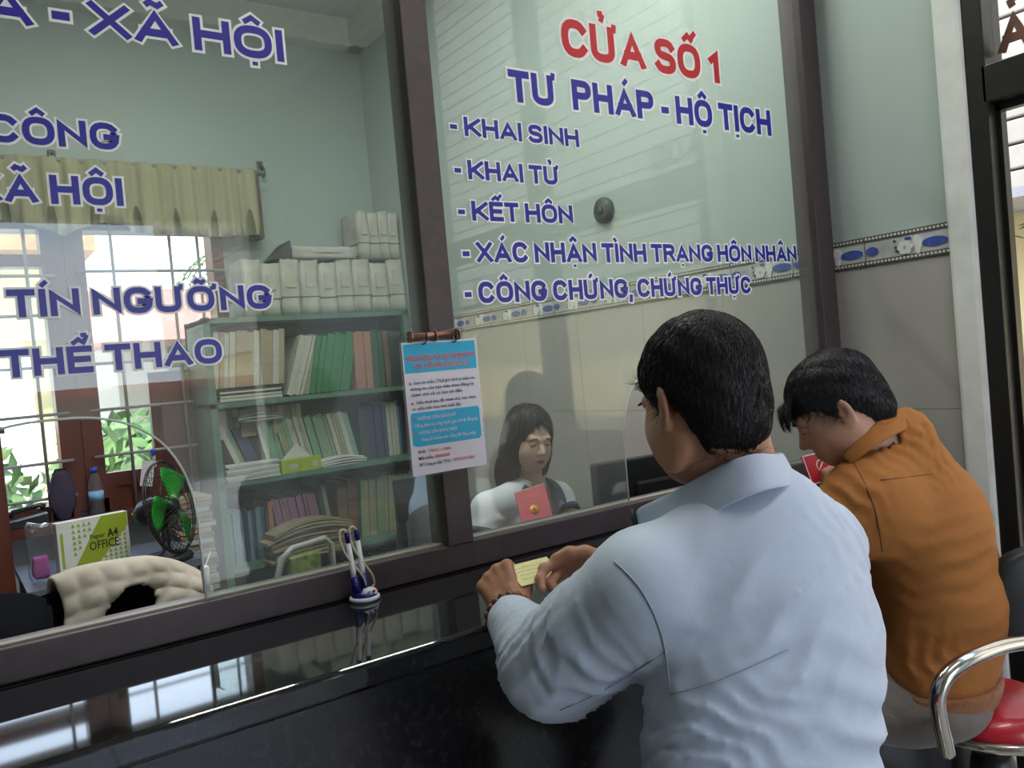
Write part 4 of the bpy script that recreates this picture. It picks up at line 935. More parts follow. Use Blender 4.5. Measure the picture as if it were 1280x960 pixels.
# --- heads
def head_sdf(p, M, s=1., fem=False, neck=None):
    q = to_local(p, M)/s
    cr = el(q, (0, -.012, .045), (.074, .095, .083)); fc = el(q, (0, .030, -.018), (.060, .066, .085)); jw = el(q, (0, .048, -.072), (.040, .042, .036)); ck = un([el(q, (x, .048, -.028), (.028, .030, .030)) for x in (-.033, .033)], .02)
    d = un([cr, fc, jw, ck], .03)
    d = smin(d, el(q, (0, -.055, -.02), (.055, .05, .07)), .03)
    for x in (-.070, .070): d = smin(d, el(q, (x*.86, .01, -.05), (.018, .04, .045)), .02)
    br = un([rc(q, (-.038, .078, .026), (-.012, .088, .022), .010, .009), rc(q, (.038, .078, .026), (.012, .088, .022), .010, .009)], .01); d = smin(d, br, .012)
    for x in (-.030, .030): d = -smin(-d, el(q, (x, .100, .004), (.020, .017, .013)), .012)
    nose = un([rc(q, (0, .088, .008), (0, .108, -.024), .008, .0115), el(q, (-.011, .096, -.030), (.008, .010, .008)), el(q, (.011, .096, -.030), (.008, .010, .008))], .007); d = smin(d, nose, .009)
    d = smin(d, rc(q, (-.016, .088, -.056), (.016, .088, -.056), .0075, .0075), .010); d = smin(d, el(q, (0, .084, -.067), (.017, .011, .007)), .008)
    d = np.maximum(d, -el(q, (0, .101, -.0605), (.020, .006, .0016)))
    for sx in (-1, 1):
        R = rotz(sx*.45)
        e = el(q, (sx*.079, -.012, .000), (.007, .019, .031), R); e = smin(e, el(q, (sx*.077, -.006, -.024), (.007, .010, .012)), .006)
        e = np.maximum(e, -el(q, (sx*.087, -.006, .003), (.008, .011, .019), R)); d = smin(d, e, .006)
    return d*s
def head_extras(M, s, par, fem=False, look=(0, 0), skin=None, lid_drop=0.):
    me_mat = lambda n, c, r=.3: mat(n, c, r)
    T = M @ Matrix.Scale(s, 4)
    for x in (-.030, .030):
        o = MB().sphere((x, .0800, .004), .0118, 8, mx=None).build('eyeball', mat('eye_white', (.60, .57, .54), .2), par); o.data.transform(T)
        i = MB().sphere((x+look[0], .0868, .0035+look[1]), (.0056, .0056, .0056), 8).build('iris', mat('dark_iris', (.02, .012, .01), .1), o); i.data.transform(T)
        lb = MB().sphere((x, .0800, .004), .0134, 10); bmesh.ops.bisect_plane(lb.bm, geom=lb.bm.verts[:]+lb.bm.edges[:]+lb.bm.faces[:], plane_co=(x, .09, .0068-lid_drop), plane_no=(0, -.25, 1), clear_inner=True); l2 = lb.build('upper_eyelid', skin, par); l2.data.transform(T)
        lb = MB().sphere((x, .0800, .004), .0130, 10); bmesh.ops.bisect_plane(lb.bm, geom=lb.bm.verts[:]+lb.bm.edges[:]+lb.bm.faces[:], plane_co=(x, .09, .0005), plane_no=(0, .2, 1), clear_outer=True); l2 = lb.build('lower_eyelid', skin, par); l2.data.transform(T)
        lid = MB()
        lid.tube([(x-.0125, .0850, .0035-lid_drop*.6), (x-.006, .0918, .0072-lid_drop), (x+.001, .0932, .0078-lid_drop), (x+.008, .0905, .0066-lid_drop), (x+.0125, .0850, .0035-lid_drop*.6)], .0011, 6); l = lid.build('eyelashes', mat('lash_black', (.015, .012, .012), .6), par); l.data.transform(T)
        b = MB().tube([(x-.018, .091, .024), (x-.006, .0985, .0285), (x+.006, .098, .0285), (x+.017, .091, .024)] if True else [], [.0015, .0028, .0028, .0012] if x > 0 else [.0012, .0028, .0028, .0015], 6).build('eyebrow', mat('brow_dark', (.03, .022, .02), .8), par); b.data.transform(T)
    lw_ = .0215 if fem else .018; lp = MB().sphere((0, .0935, -.0575), (lw_, .0060, .0046), 8).sphere((0, .0925, -.0645), (lw_*.85, .0065, .0054), 8).build('lips', mat('lip_rose' if fem else 'lip_brown', (.42, .08, .08) if fem else (.28, .11, .08), .4), par); lp.data.transform(T)
def smooth01(x): x = np.clip(x, 0, 1); return x*x*(3-2*x)
def short_hair_sdf(p, M, s, front=.052, nape=-.070, thick=.011):
    q = to_local(p, M)/s; d = un([el(q, (0, -.012, .045), (.074+thick, .095+thick, .083+thick)), el(q, (0, -.055, -.02), (.055+thick*.9, .05+thick*.8, .07))], .03)
    d += .0012*np.sin(q[:, 0]*95+q[:, 2]*60)*np.sin(q[:, 1]*80-q[:, 2]*45+1)+.0008*np.sin(np.arctan2(q[:, 0], q[:, 1]+.05)*46+np.sin(q[:, 2]*40)*1.5)
    az = np.abs(np.arctan2(q[:, 0], q[:, 1]+.01))                     # 0 front, pi back
    xs = [0, .6, 1.05, 1.35, 1.62, 1.8, 2.2, 3.15]; zs = [front, front-.004, .03, -.012, .022, .0, nape+.015, nape]
    line = np.interp(az, xs, zs)+.004*np.sin(az*37)
    d = np.maximum(d, (line-q[:, 2])*.85)
    inner = un([el(q, (0, -.012, .045), (.070, .091, .079)), el(q, (0, -.055, -.02), (.050, .045, .07))], .03)
    return np.maximum(d, -(inner))*s
def strands(me, M, s, par, n, length, crown=(0.01, -.06, .12), lift=.16, seed=1, m=None, up=0.0):
    """thin tapering locks that follow the head from the crown outwards"""
    r = np.random.RandomState(seed); co = np.empty(len(me.vertices)*3); me.vertices.foreach_get('co', co); co = co.reshape(-1, 3); no = np.empty(len(me.vertices)*3); me.vertex_normals.foreach_get('vector', no); no = no.reshape(-1, 3)
    q = to_local(co, M)/s; ok = np.where(((q*no@np.array(M)[:3, :3]) .sum(1) > 0))[0]; pick = r.choice(ok, n); R = np.array(M)[:3, :3]; cr = R@(A3(crown)*s)+np.array(M.translation)
    V, F = [], []
    for i in pick:
        p = co[i]; nn = no[i]; t = p-cr; t = t-nn*(t@nn)
        if np.linalg.norm(t) < 1e-4: continue
        t /= np.linalg.norm(t); side = np.cross(t, nn); t = t+side*r.uniform(-.35, .35); L = length*r.uniform(.5, 1.1)*s; w = .0007*r.uniform(.6, 1.3); k = len(V)
        for u in (0, .35, .7, 1):
            c = p+t*L*u-nn*(u*u*L*.45)+nn*(.0004+lift*L*.25*u*(1-u*.6)); ww = w*(1-u*.9)
            V += [c-side*ww, c+side*ww, c+nn*ww*.9]
        for j in range(3):
            for a, b in ((0, 1), (1, 2), (2, 0)): F.append((k+3*j+a, k+3*j+b, k+3*j+3+b, k+3*j+3+a))
    mm = D.meshes.new('hair_strands'); mm.from_pydata([tuple(v) for v in V], [], F); o = mesh_obj('hair_strands', mm, m, par, True); o['kind'] = 'stuff'; return o
# --- hands
def hand_prims(M, side, curls, thumb, s=1.):
    """M: wrist frame, x to the fingers, y to the thumb, z out of the back of the hand. curls: per finger (mcp, pip, dip, spread)."""
    pr = []; W = lambda v: np.array(M @ Vector((v[0]*s, v[1]*s*side, v[2]*s)))
    ys = [.030, .010, -.010, -.028]; xs = [.086, .089, .084, .076]; ln = [(.042, .026, .021), (.046, .030, .022), (.043, .028, .021), (.034, .021, .019)]; rr = [.0092, .0094, .0090, .0080]
    for y, x in zip(ys, xs): pr.append((W((.012, y*.55, 0)), W((x, y, .0)), .0135*s, .0115*s))
    pr.append((W((-.03, .012, 0)), W((.03, .014, -.004)), .021*s, .017*s)); pr.append((W((-.03, -.010, 0)), W((.03, -.016, -.004)), .020*s, .016*s))
    pr.append((W((.02, -.022, -.008)), W((.06, -.024, -.008)), .015*s, .012*s))
    nails = []
    for (y, x, L, r, (c1, c2, c3, sp)) in zip(ys, xs, ln, rr, curls):
        p = np.array([x, y, .0]); a = 0.; 
        for l, c, rad in zip(L, (c1, c2, c3), (1, .93, .84)):
            a += c; d = np.array([math.cos(a)*math.cos(sp), math.sin(sp), -math.sin(a)*math.cos(sp)]); q = p+d*l
            pr.append((W(p), W(q), r*s*(rad+.04), r*s*rad*.93)); last = (p, q, d, a); p = q
        nails.append((W(last[1]-last[2]*.002+np.array([math.sin(last[3]), 0, math.cos(last[3])])*r*.62), last))
    pts = [W(v) for v in thumb]; rad = [.017, .0135, .0115, .0095]
    for a, b, ra, rb in zip(pts, pts[1:], rad, rad[1:]): pr.append((a, b, ra*s, rb*s))
    return pr
def prim_net(prims, k, h, pad=.012):
    pts = np.array([p for a, b, _, _ in prims for p in (a, b)]); rm = max(max(q[2], q[3]) for q in prims)
    f = lambda P: un([rc(P, a, b, ra, rb) for a, b, ra, rb in prims], k)
    return surface_net(f, pts.min(0)-rm-pad, pts.max(0)+rm+pad, h)
def skin_mat(name, col, sss=.08):
    m = mat(name, col, .48, 0, .10, 28, bump=.12, bscale=220); b = m.node_tree.nodes['Principled BSDF']; b.inputs['Subsurface Weight'].default_value = sss; b.inputs['Subsurface Radius'].default_value = (.012, .005, .003); return m
def hair_mat(name, col):
    return mat(name, col, .5, 0, .5, 90, bump=.35, bscale=160, spec=.3)
def cloth(name, col, rough=.8, var=.05, bump=.15, bscale=350, sheen=.2, spec=.3): return mat(name, col, rough, 0, var, 8, bump=bump, bscale=bscale, sheen=sheen, spec=spec)
def march(f, px, py, t0, t1, n=160):
    T = np.linspace(t0, t1, n); P = np.array([list(Wp(px, py, t)) for t in T]); v = f(P); i = np.where(v < 0)[0]
    if len(i) == 0: return P[np.argmin(v)]
    i = max(i[0], 1); k = v[i-1]/(v[i-1]-v[i]); return P[i-1]+(P[i]-P[i-1])*k
def seam_px(pts, f, r, m, par, t0=.6, t1=1.6, name='seam'):
    Q = []
    for (x0, y0), (x1, y1) in zip(pts, pts[1:]):
        for k in range(5): Q.append((x0+(x1-x0)*k/5, y0+(y1-y0)*k/5))
    Q.append(pts[-1]); Q = np.array(Q, float)
    for _ in range(4): Q[1:-1] = .5*Q[1:-1]+.25*(Q[:-2]+Q[2:])
    P = np.array([march(f, x, y, t0, t1) for x, y in Q])
    for _ in range(2): P[1:-1] = .6*P[1:-1]+.2*(P[:-2]+P[2:])
    dv_ = np.array(CAM)-P; P = P+dv_/np.linalg.norm(dv_, axis=1, keepdims=True)*.0012
    return MB().tube([tuple(v) for v in P], r, 6).build(name, m, par)
def seam(pts, f, r, m, par, name='seam', push=.0):
    P = np.array([list(p) for p in pts], float)
    dense = np.concatenate([P[i]+(P[i+1]-P[i])*np.linspace(0, 1, 8, endpoint=False)[:, None] for i in range(len(P)-1)]+[P[-1:]])
    for _ in range(3):                                              # smooth the path
        dense[1:-1] = .5*dense[1:-1]+.25*(dense[:-2]+dense[2:])
    for _ in range(12):
        d = f(dense); e = 1e-3; g = np.stack([f(dense+e*np.eye(3)[i])-d for i in range(3)], 1)/e; g /= np.maximum(np.linalg.norm(g, axis=1, keepdims=True), 1e-6); dense = dense-(d-push)[:, None]*g*.8
    return MB().tube([tuple(v) for v in dense], r, 6).build(name, m, par)
def sheet(name, rows, thick, m, par, sub=1):
    """a thick sheet through a grid of points (rows of equal length)"""
    bm = bmesh.new(); G = [[bm.verts.new(tuple(p)) for p in r] for r in rows]
    for a, b in zip(G, G[1:]):
        for k in range(len(a)-1): bm.faces.new((a[k], a[k+1], b[k+1], b[k])).smooth = True
    bmesh.ops.recalc_face_normals(bm, faces=bm.faces)
    me = D.meshes.new(name); bm.to_mesh(me); bm.free(); o = mesh_obj(name, me, m, par)
    s = o.modifiers.new('t', 'SOLIDIFY'); s.thickness = thick; s.offset = 0; s2 = o.modifiers.new('s', 'SUBSURF'); s2.levels = sub+1; s2.render_levels = sub+1; return o
def Wp(px, py, t):
    """point at camera depth t, used to turn photo measurements of the people into places in the room"""
    px, py, t = float(px), float(py), float(t); return CAM+(FWD+(px-640)/FPX*RGT+(py-480)/FPX*DWN)*t
M_skin1 = skin_mat('tanned_skin', (.42, .20, .115)); M_skin2 = skin_mat('fair_tan_skin', (.50, .26, .17)); M_skinw = skin_mat('light_skin', (.72, .45, .35))
M_hairb = hair_mat('black_hair', (.010, .008, .009)); M_hairw = hair_mat('dark_brown_hair', (.020, .012, .010))
# ================= man in the light blue jacket
p1 = empty('person', (.88, -.86, 0), 0, 'man in a light blue-grey jacket seen from behind, holding a small yellow note', 'person')
def fin(o, root):                                                   # keep world positions under a placed root
    o.parent = root; o.matrix_parent_inverse = Matrix.Translation(root.location).inverted(); return o
P1 = {}
HM1 = pose((.853, -.722, 1.420), math.radians(8), math.radians(14), math.radians(3))
C7 = A3((.880, -.795, 1.300)); ShL = A3((.722, -.725, 1.195)); ShR = A3((1.005, -.760, 1.195)); HipC = A3((.85, -.83, .80))
ElL = A3((.672, -.565, 1.070)); WrL = A3(Wp(640, 774, 1.31)); ElR = A3((1.06, -.575, 1.06)); WrR = A3((1.02, -.385, 1.125))
T1 = rotz(-math.radians(8))
def jacket1(p):
    d = un([el(p, (.868, -.788, 1.095), (.170, .120, .175), T1), el(p, (.832, -.79, .93), (.165, .122, .21), T1), rc(p, ShL, ShR, .068, .068), rc(p, C7+(0, .01, -.03), ShL+(.02, 0, .0), .060, .062), rc(p, C7+(0, .01, -.03), ShR+(-.02, 0, 0), .060, .062), el(p, (.872, -.785, 1.21), (.125, .085, .09), T1)], .05)
    aL = smin(rc(p, ShL, ElL, .078, .068), rc(p, ElL, WrL-(WrL-ElL)*.06, .064, .041), .018)
    aR = smin(rc(p, ShR, ElR, .074, .064), rc(p, ElR, WrR-(WrR-ElR)*.06, .060, .040), .018)
    d = smin(smin(d, aL, .022), aR, .022)
    d -= folds(p, [((.67, -.60, 1.05), .095, (.2, .5, .35), .045, .015, .3), ((.69, -.66, 1.13), .085, (.1, .7, -.5), .05, .013, 1.1), ((.71, -.46, 1.06), .08, (.4, 1, .25), .032, .009, .2),
                   ((.80, -.88, 1.16), .12, (.6, 0, -1), .08, .007, .7), ((1.02, -.88, 1.20), .10, (.9, 0, .6), .065, .005, .1), ((.80, -.86, .98), .13, (.25, 0, 1), .07, .010, 2.), ((1.0, -.93, .90), .18, (.15, 0, 1), .09, .007, .4),
                   ((.74, -.78, 1.04), .09, (.8, .1, .7), .045, .013, .9), ((.95, -.85, 1.24), .08, (1, .2, .2), .05, .004, 0)])
    d += creases(p, [(Wp(1046, 627, 1.09), Wp(1055, 652, 1.07), .006, .006), (Wp(1068, 665, 1.07), Wp(1085, 690, 1.06), .006, .007), (Wp(835, 850, .93), Wp(990, 790, .95), .03, .004), (Wp(680, 890, 1.05), Wp(835, 815, .93), .005, .003)])
    neck = rc(p, C7+(0, .03, -.03), (.868, -.745, 1.40), .050, .056); d = np.maximum(d, -neck)
    d = np.maximum(d, .775-p[:, 2]); return d
jm = net_mesh([surface_net(jacket1, (.55, -1.03, .76), (1.22, -.28, 1.40), .0062)], 'jacket')
M_jac = cloth('light_blue_polyester', (.52, .59, .73), .62, .03, .10, 90, .15, .4)
jo = fin(mesh_obj('jacket', jm, M_jac, None, True), p1)
def body1(p):
    d = un([rc(p, C7+(0, .02, -.06), (.864, -.745, 1.37), .058, .055), el(p, (.868, -.79, 1.06), (.140, .09, .17), T1), el(p, (.845, -.80, .90), (.13, .10, .18), T1), rc(p, ShL, ShR, .04, .04)], .03)
    for S_, E_, W_ in ((ShL, ElL, WrL), (ShR, ElR, WrR)): d = un([d, rc(p, S_, E_, .048, .040), rc(p, E_, W_, .040, .026)], .02)
    return d
legs1 = [((.765, -.83, .80), (.745, -.455, .775), .085, .058), ((.745, -.455, .775), (.77, -.57, .36), .052, .034), ((.77, -.57, .33), (.765, -.43, .305), .034, .028),
         ((.935, -.83, .80), (1.035, -.455, .775), .085, .058), ((1.035, -.455, .775), (1.0, -.57, .36), .052, .034), ((1.0, -.57, .33), (1.005, -.43, .305), .034, .028)]
def lower1(p): return un([rc(p, a, b, ra*.85, rb*.85) for a, b, ra, rb in legs1]+[el(p, (.85, -.83, .83), (.13, .10, .09))], .03)
XL = lambda a, b: Matrix(((*a, 0), (*b, 0), (0, 0, 0, 0), (0, 0, 0, 1)))
def frame(origin, x, z):
    x = Vector(x).normalized(); z = Vector(z); z = (z-x*z.dot(x)).normalized(); y = z.cross(x); M = Matrix((x, y, z)).transposed().to_4x4(); M.translation = origin; return M
# left hand: y axis comes out toward the thumb
FL = frame(Wp(641, 763, 1.33), (.10, .80, .62), (-.62, -.42, .66)); 
hl = hand_prims(FL, -1, [(1.15, 1.25, .6, .05), (1.25, 1.3, .6, 0), (1.3, 1.3, .6, -.05), (1.35, 1.3, .6, -.1)], [(.012, .022, -.010), (.038, .038, -.018), (.064, .044, -.026), (.084, .040, -.034)], .90)
FR = frame(Wp(757, 704, 1.41), (-.90, .40, -.02), (.30, .72, .62))
hr = hand_prims(FR, 1, [(.30, .75, .5, .0), (.85, 1.15, .6, 0), (1.15, 1.25, .6, 0), (1.25, 1.25, .6, -.05)], [(.012, .024, -.006), (.044, .040, .0), (.074, .042, .004), (.100, .036, .002)], .90)
if FL.to_3x3().determinant() < 0: print('frame flipped')
WrRh = Wp(757, 700, 1.41)
hl.append((np.array(WrL), np.array(Wp(641, 763, 1.33)), .026, .024)); hr.append((A3(WrR), np.array(WrRh), .027, .024))
bodyparts = [surface_net(lambda p: smin(head_sdf(p, HM1, .92), rc(p, C7+(0, .02, -.04), (.864, -.748, 1.375), .056, .054), .03), (.72, -.90, 1.22), (1.0, -.55, 1.60), .0034),
             surface_net(body1, (.60, -.98, .74), (1.16, -.30, 1.33), .012), surface_net(lower1, (.62, -1.02, .22), (1.15, -.36, .95), .012), prim_net(hl, .009, .0025), prim_net(hr, .009, .0025)]
bo = fin(mesh_obj('body', net_mesh(bodyparts, 'body'), M_skin1, None, True), p1)
hx = D.objects.new('tmp', None)
for fn_ in (lambda par: head_extras(HM1, .92, par, skin=M_skin1, lid_drop=.003),):
    n0 = set(D.objects); fn_(None)
    for o in set(D.objects)-n0:
        if o.parent is None: fin(o, bo); o.matrix_parent_inverse = Matrix.Identity(4)
D.objects.remove(hx)
def hair1(p): return short_hair_sdf(p, HM1, .92, .060, -.085, .010)
hm1 = net_mesh([surface_net(hair1, (.73, -.87, 1.29), (1.0, -.58, 1.60), .0036)], 'hair'); ho = fin(mesh_obj('hair', hm1, M_hairb, None, True), p1)
so = strands(hm1, HM1, .92, None, 9000, .034, seed=3, m=M_hairb); fin(so, p1)
M_trou1 = cloth('dark_navy_trousers', (.022, .026, .042), .85)
def trou1(p):
    d = un([rc(p, a, b, ra, rb) for a, b, ra, rb in (legs1[0], legs1[1], legs1[3], legs1[4])]+[el(p, (.85, -.835, .82), (.155, .115, .10))], .03)
    return np.maximum(d, .37-p[:, 2])
fin(mesh_obj('trousers', net_mesh([surface_net(trou1, (.56, -1.04, .34), (1.18, -.36, .98), .010)], 'trousers'), M_trou1, None, True), p1)
for x in (.767, 1.003):
    fin(MB().sphere((x, -.49, .305), (.042, .115, .038), 10).build('shoe', mat('black_leather', (.012, .011, .011), .3), None), p1)
# cuffs, collar, zip, seams
for E_, W_ in ((ElL, WrL), (ElR, WrR)):
    u = W_-E_; u /= np.linalg.norm(u); fin(MB().tube([tuple(W_-u*.045), tuple(W_-u*.02), tuple(W_+u*.006)], [.043, .040, .036], 24).build('cuff', cloth('cuff_rib', (.44, .46, .44), .85, .05, .3, 300), None), p1)
M_collar = cloth('collar_grey_blue', (.27, .33, .40), .8, .15, .3, 120)
def crows(top, bot, n=4): return [[tuple(Vector(b_).lerp(Vector(a_), k/n)+Vector((0, 0, .0))) for k in range(n+1)] for a_, b_ in zip(top, bot)]
ctop = [Wp(792, 636, 1.165), Wp(822, 624, 1.13), Wp(862, 603, 1.085), Wp(905, 578, 1.045), Wp(945, 563, 1.02), Wp(975, 570, 1.055), (.965, -.765, 1.345), (.955, -.71, 1.33), (.93, -.66, 1.30)]
cbot = [Wp(802, 682, 1.15), Wp(830, 672, 1.10), Wp(868, 655, 1.055), Wp(910, 632, 1.02), Wp(955, 612, .998), Wp(998, 606, 1.04), (.995, -.77, 1.285), (.985, -.70, 1.27), (.95, -.63, 1.24)]
fin(sheet('collar', crows(ctop, cbot), .007, M_jac, None), p1)
fin(MB().tube([ctop[0]+Vector((-.002, 0, 0)), cbot[0]+Vector((-.002, 0, 0))], .0045, 6).build('zip_tape', mat('black_zip', (.015, .015, .018), .5), None), p1)
M_seam = mat('seam_grey', (.30, .35, .42), .7)
fin(seam_px([(768, 702), (798, 730), (820, 770), (833, 815), (837, 866)], jacket1, .0013, M_seam, None), p1)
fin(seam_px([(838, 868), (880, 858), (920, 842), (985, 812)], jacket1, .0008, M_seam, None), p1)
fin(seam_px([(700, 888), (760, 862), (832, 815)], jacket1, .0008, M_seam, None), p1)
# the yellow note and the bead bracelet
nt_ = empty('yellow_note', tuple(Wp(668, 714, 1.385)), 0, 'small pale yellow handwritten note held between both hands', 'paper')
NM = frame((0, 0, 0), Wp(692, 708, 1.41)-Wp(646, 720, 1.37), (.25, -.55, 1))
o = MB().box(-.042, .042, -.026, .026, -.0004, .0004).build('sheet', mat('yellow_paper', (.80, .76, .36), .6), nt_); o.data.transform(NM)
w_ = MB(); r9 = random.Random(4)
for k in range(4):
    for i in range(9): x = -.030+i*.006; w_.tube([(x, .014-k*.009+r9.uniform(-.001, .001), .0006), (x+.004, .0155-k*.009+r9.uniform(-.002, .002), .0006)], .0003, 4)
o = w_.build('handwriting', mat('pencil_grey', (.20, .19, .12), .8), nt_); o.data.transform(NM)
br_ = empty('bead_bracelet', tuple(WrL), 0, 'brown wooden bead bracelet on the left wrist of the man in light blue', 'bracelet')
ax_ = Vector(WrL-ElL).normalized(); u_ = ax_.orthogonal().normalized(); v_ = ax_.cross(u_)
for k in range(17):
    a = k*2*math.pi/17; c = ax_*.014+(u_*math.cos(a)+v_*math.sin(a))*.0345; 
    if k == 0: bd0 = MB().sphere((0, 0, 0), .0078, 8).build('bead', mat('dark_red_wood', (.16, .05, .025), .25), br_); bd0.location = c
    else: q_ = D.objects.new('bead', bd0.data); link(q_, br_); q_.location = c
stool(.85, -.86, 0, 'bar stool under the man in light blue, mostly hidden by him', .67)
# ================= man in the brown jacket on the red stool
p2 = empty('person', (1.62, -.60, 0), 0, 'man in a rust-brown jacket bent forward over the counter, seated on the red bar stool', 'person')
HM2 = pose(tuple(Wp(1049, 514, 1.66)), math.radians(-34), math.radians(30), math.radians(0))
H2 = A3(HM2.translation); N2 = A3(Wp(1092, 552, 1.66)); S2L = A3(Wp(1090, 630, 1.60)); S2R = A3(Wp(1118, 590, 1.86)); E2L = A3(Wp(1022, 676, 1.62)); W2L = A3(Wp(1005, 640, 1.80)); E2R = A3(Wp(1095, 602, 1.98)); W2R = A3(Wp(1082, 594, 1.94))
CH2 = A3(Wp(1150, 655, 1.70)); MD2 = A3(Wp(1172, 745, 1.70)); BL2 = A3(Wp(1168, 815, 1.70)); T2 = rotz(math.radians(20))
def jacket2(p):
    d = un([el(p, CH2, (.165, .130, .140), T2), el(p, MD2, (.150, .132, .15), T2), el(p, BL2, (.145, .118, .115), T2), rc(p, S2L, S2R, .070, .070), rc(p, N2+(0.01, -.01, -.045), S2L, .055, .066), rc(p, N2+(0.01, -.01, -.045), S2R, .055, .066), rc(p, A3(Wp(1130, 545, 1.66)), CH2, .055, .10)], .05)
    aL = smin(rc(p, S2L, E2L, .070, .062), rc(p, E2L, W2L, .058, .042), .03); aR = smin(rc(p, S2R, E2R, .072, .058), rc(p, E2R, W2R, .056, .042), .02)
    d = smin(smin(d, aL, .07), aR, .022)
    d -= folds(p, [(Wp(1175, 690, 1.6), .12, (.15, 0, 1), .065, .005, .5), (Wp(1200, 780, 1.6), .12, (-.35, .1, 1), .07, .006, 1.5), (Wp(1130, 560, 1.6), .09, (.8, -.4, .6), .045, .007, .2), (Wp(1160, 560, 1.62), .07, (1, -.5, .1), .035, .007, 1.2), (Wp(1040, 620, 1.55), .09, (.6, -.6, .7), .05, .008, .9), (Wp(1140, 840, 1.6), .09, (.9, -.5, .1), .05, .006, 0)])
    d += creases(p, [(Wp(1150, 520, 1.62), Wp(1165, 556, 1.6), .008, .010), (Wp(1172, 530, 1.62), Wp(1190, 570, 1.6), .007, .007)])
    neck = rc(p, N2+(.02, -.03, -.05), H2+(.0, -.01, 0), .050, .060); d = np.maximum(d, -neck)
    hem = BL2[2]-.055
    return np.maximum(d, hem-p[:, 2])
M_brn = cloth('rust_brown_cotton', (.38, .145, .036), .85, .08, .2, 220, 0)
lo = np.min([CH2-.3, BL2-.3, E2L-.1, W2L-.1], 0); hi = np.max([CH2+.3, S2R+.12, E2R+.1, N2+.1], 0); lo[2] = BL2[2]-.08
jm2 = net_mesh([surface_net(jacket2, lo, hi, .0075)], 'jacket'); fin(mesh_obj('jacket', jm2, M_brn, None, True), p2)
hemc = BL2+(0, 0, -.05)
def hem2(p):
    q = p-hemc; d = el(p, BL2+(0, 0, -.035), (.147, .121, .115), T2)
    ang = np.arctan2(q[:, 1], q[:, 0]); d = d+.0018*np.sin(ang*150); return np.maximum(d, np.abs(p[:, 2]-(BL2[2]-.068))-.024)
fin(mesh_obj('hem_band', net_mesh([surface_net(hem2, hemc-(.2, .2, .08), hemc+(.2, .2, .06), .005)], 'hem_band'), cloth('rib_brown', (.28, .11, .045), .9, .1, .3, 300), None, True), p2)
HP2 = BL2+(-.020, .01, -.090)
KL2 = A3((1.33, -.42, .775)); AL2 = A3((1.40, -.47, .36)); KR2 = A3((1.98, -.455, .76)); AR2 = A3((1.93, -.50, .36))
hL = HP2+(-.06, .02, -.0); hR = HP2+(.07, .0, -.0)
legs2 = [(hL, KL2, .085, .060), (KL2, AL2, .060, .045), (hR, KR2, .085, .060), (KR2, AR2, .060, .045)]
def trou2(p):
    d = un([rc(p, a, b, ra, rb) for a, b, ra, rb in legs2]+[el(p, HP2+(0, -.01, 0), (.136, .110, .075), T2)], .03)
    d -= folds(p, [(tuple(hL*.6+KL2*.4), .12, (1, -.3, .4), .045, .006, .3), (tuple(AL2*.4+KL2*.6), .12, (.3, 0, 1), .05, .005, .3)])
    return np.maximum(d, .33-p[:, 2])
fin(mesh_obj('trousers', net_mesh([surface_net(trou2, (1.22, -.80, .30), (2.08, -.34, .95), .009)], 'trousers'), cloth('grey_brown_trousers', (.16, .135, .115), .9, .08, .2, 250), None, True), p2)
for a in (AL2, AR2): fin(MB().sphere((a[0], a[1]+.015, .305), (.045, .12, .042), 10).build('shoe', MATS['black_leather'], None), p2)
def body2(p): return un([rc(p, N2+(.03, -.04, -.06), CH2, .045, .07), el(p, MD2, (.11, .09, .13), T2), el(p, BL2, (.11, .09, .12), T2), el(p, HP2, (.11, .09, .07), T2), rc(p, S2L, S2R, .045, .045), rc(p, S2L, E2L, .030, .030), rc(p, E2L, W2L, .030, .026), rc(p, S2R, E2R, .042, .036), rc(p, E2R, W2R, .036, .026)]+[rc(p, a, b, ra*.8, rb*.8) for a, b, ra, rb in legs2], .025)
G2L = frame(tuple(W2L), Vector((-.15, .75, .55)), (-.75, -.4, .5)); h2l = hand_prims(G2L, -1, [(.9, 1.2, .6, .05), (1.1, 1.2, .6, 0), (1.2, 1.2, .6, 0), (1.3, 1.2, .6, -.05)], [(.012, .022, -.010), (.045, .042, -.016), (.076, .046, -.024), (.098, .044, -.032)], .95)
G2R = frame(tuple(W2R), Vector((-.70, .45, .25)), (.3, .3, .9)); h2r = hand_prims(G2R, 1, [(.7, 1.1, .6, .0), (.95, 1.2, .6, 0), (1.1, 1.2, .6, 0), (1.2, 1.2, .6, 0)], [(.012, .024, -.010), (.044, .040, -.014), (.076, .040, -.014), (.102, .036, -.018)], .95)
nb = surface_net(lambda p: smin(head_sdf(p, HM2, .89), rc(p, N2+(.03, -.03, -.05), H2+(.01, -.02, -.03), .055, .055), .03), H2-(.19, .19, .20), H2+(.19, .17, .16), .0038)
lo2 = lo.copy(); lo2[2] = .34; lo2[0] = 1.24; hi2 = hi.copy(); hi2[0] = 2.08
fin(mesh_obj('body', net_mesh([nb, surface_net(body2, lo2, hi2, .013), prim_net(h2l, .009, .003), prim_net(h2r, .009, .003)], 'body'), M_skin2, None, True), p2)
def extras(HM, s, root, fem=False, look=(0, 0), skin=None, lid_drop=0.):
    n0 = set(D.objects); head_extras(HM, s, None, fem, look, skin, lid_drop)
    for o in set(D.objects)-n0:
        if o.parent is None: fin(o, root)
extras(HM2, .89, p2, skin=M_skin2, lid_drop=.006)
def hair2(p): return short_hair_sdf(p, HM2, .89, .045, -.075, .012)
hm2 = net_mesh([surface_net(hair2, H2-(.17, .17, .16), H2+(.17, .17, .17), .0042)], 'hair'); fin(mesh_obj('hair', hm2, M_hairb, None, True), p2)
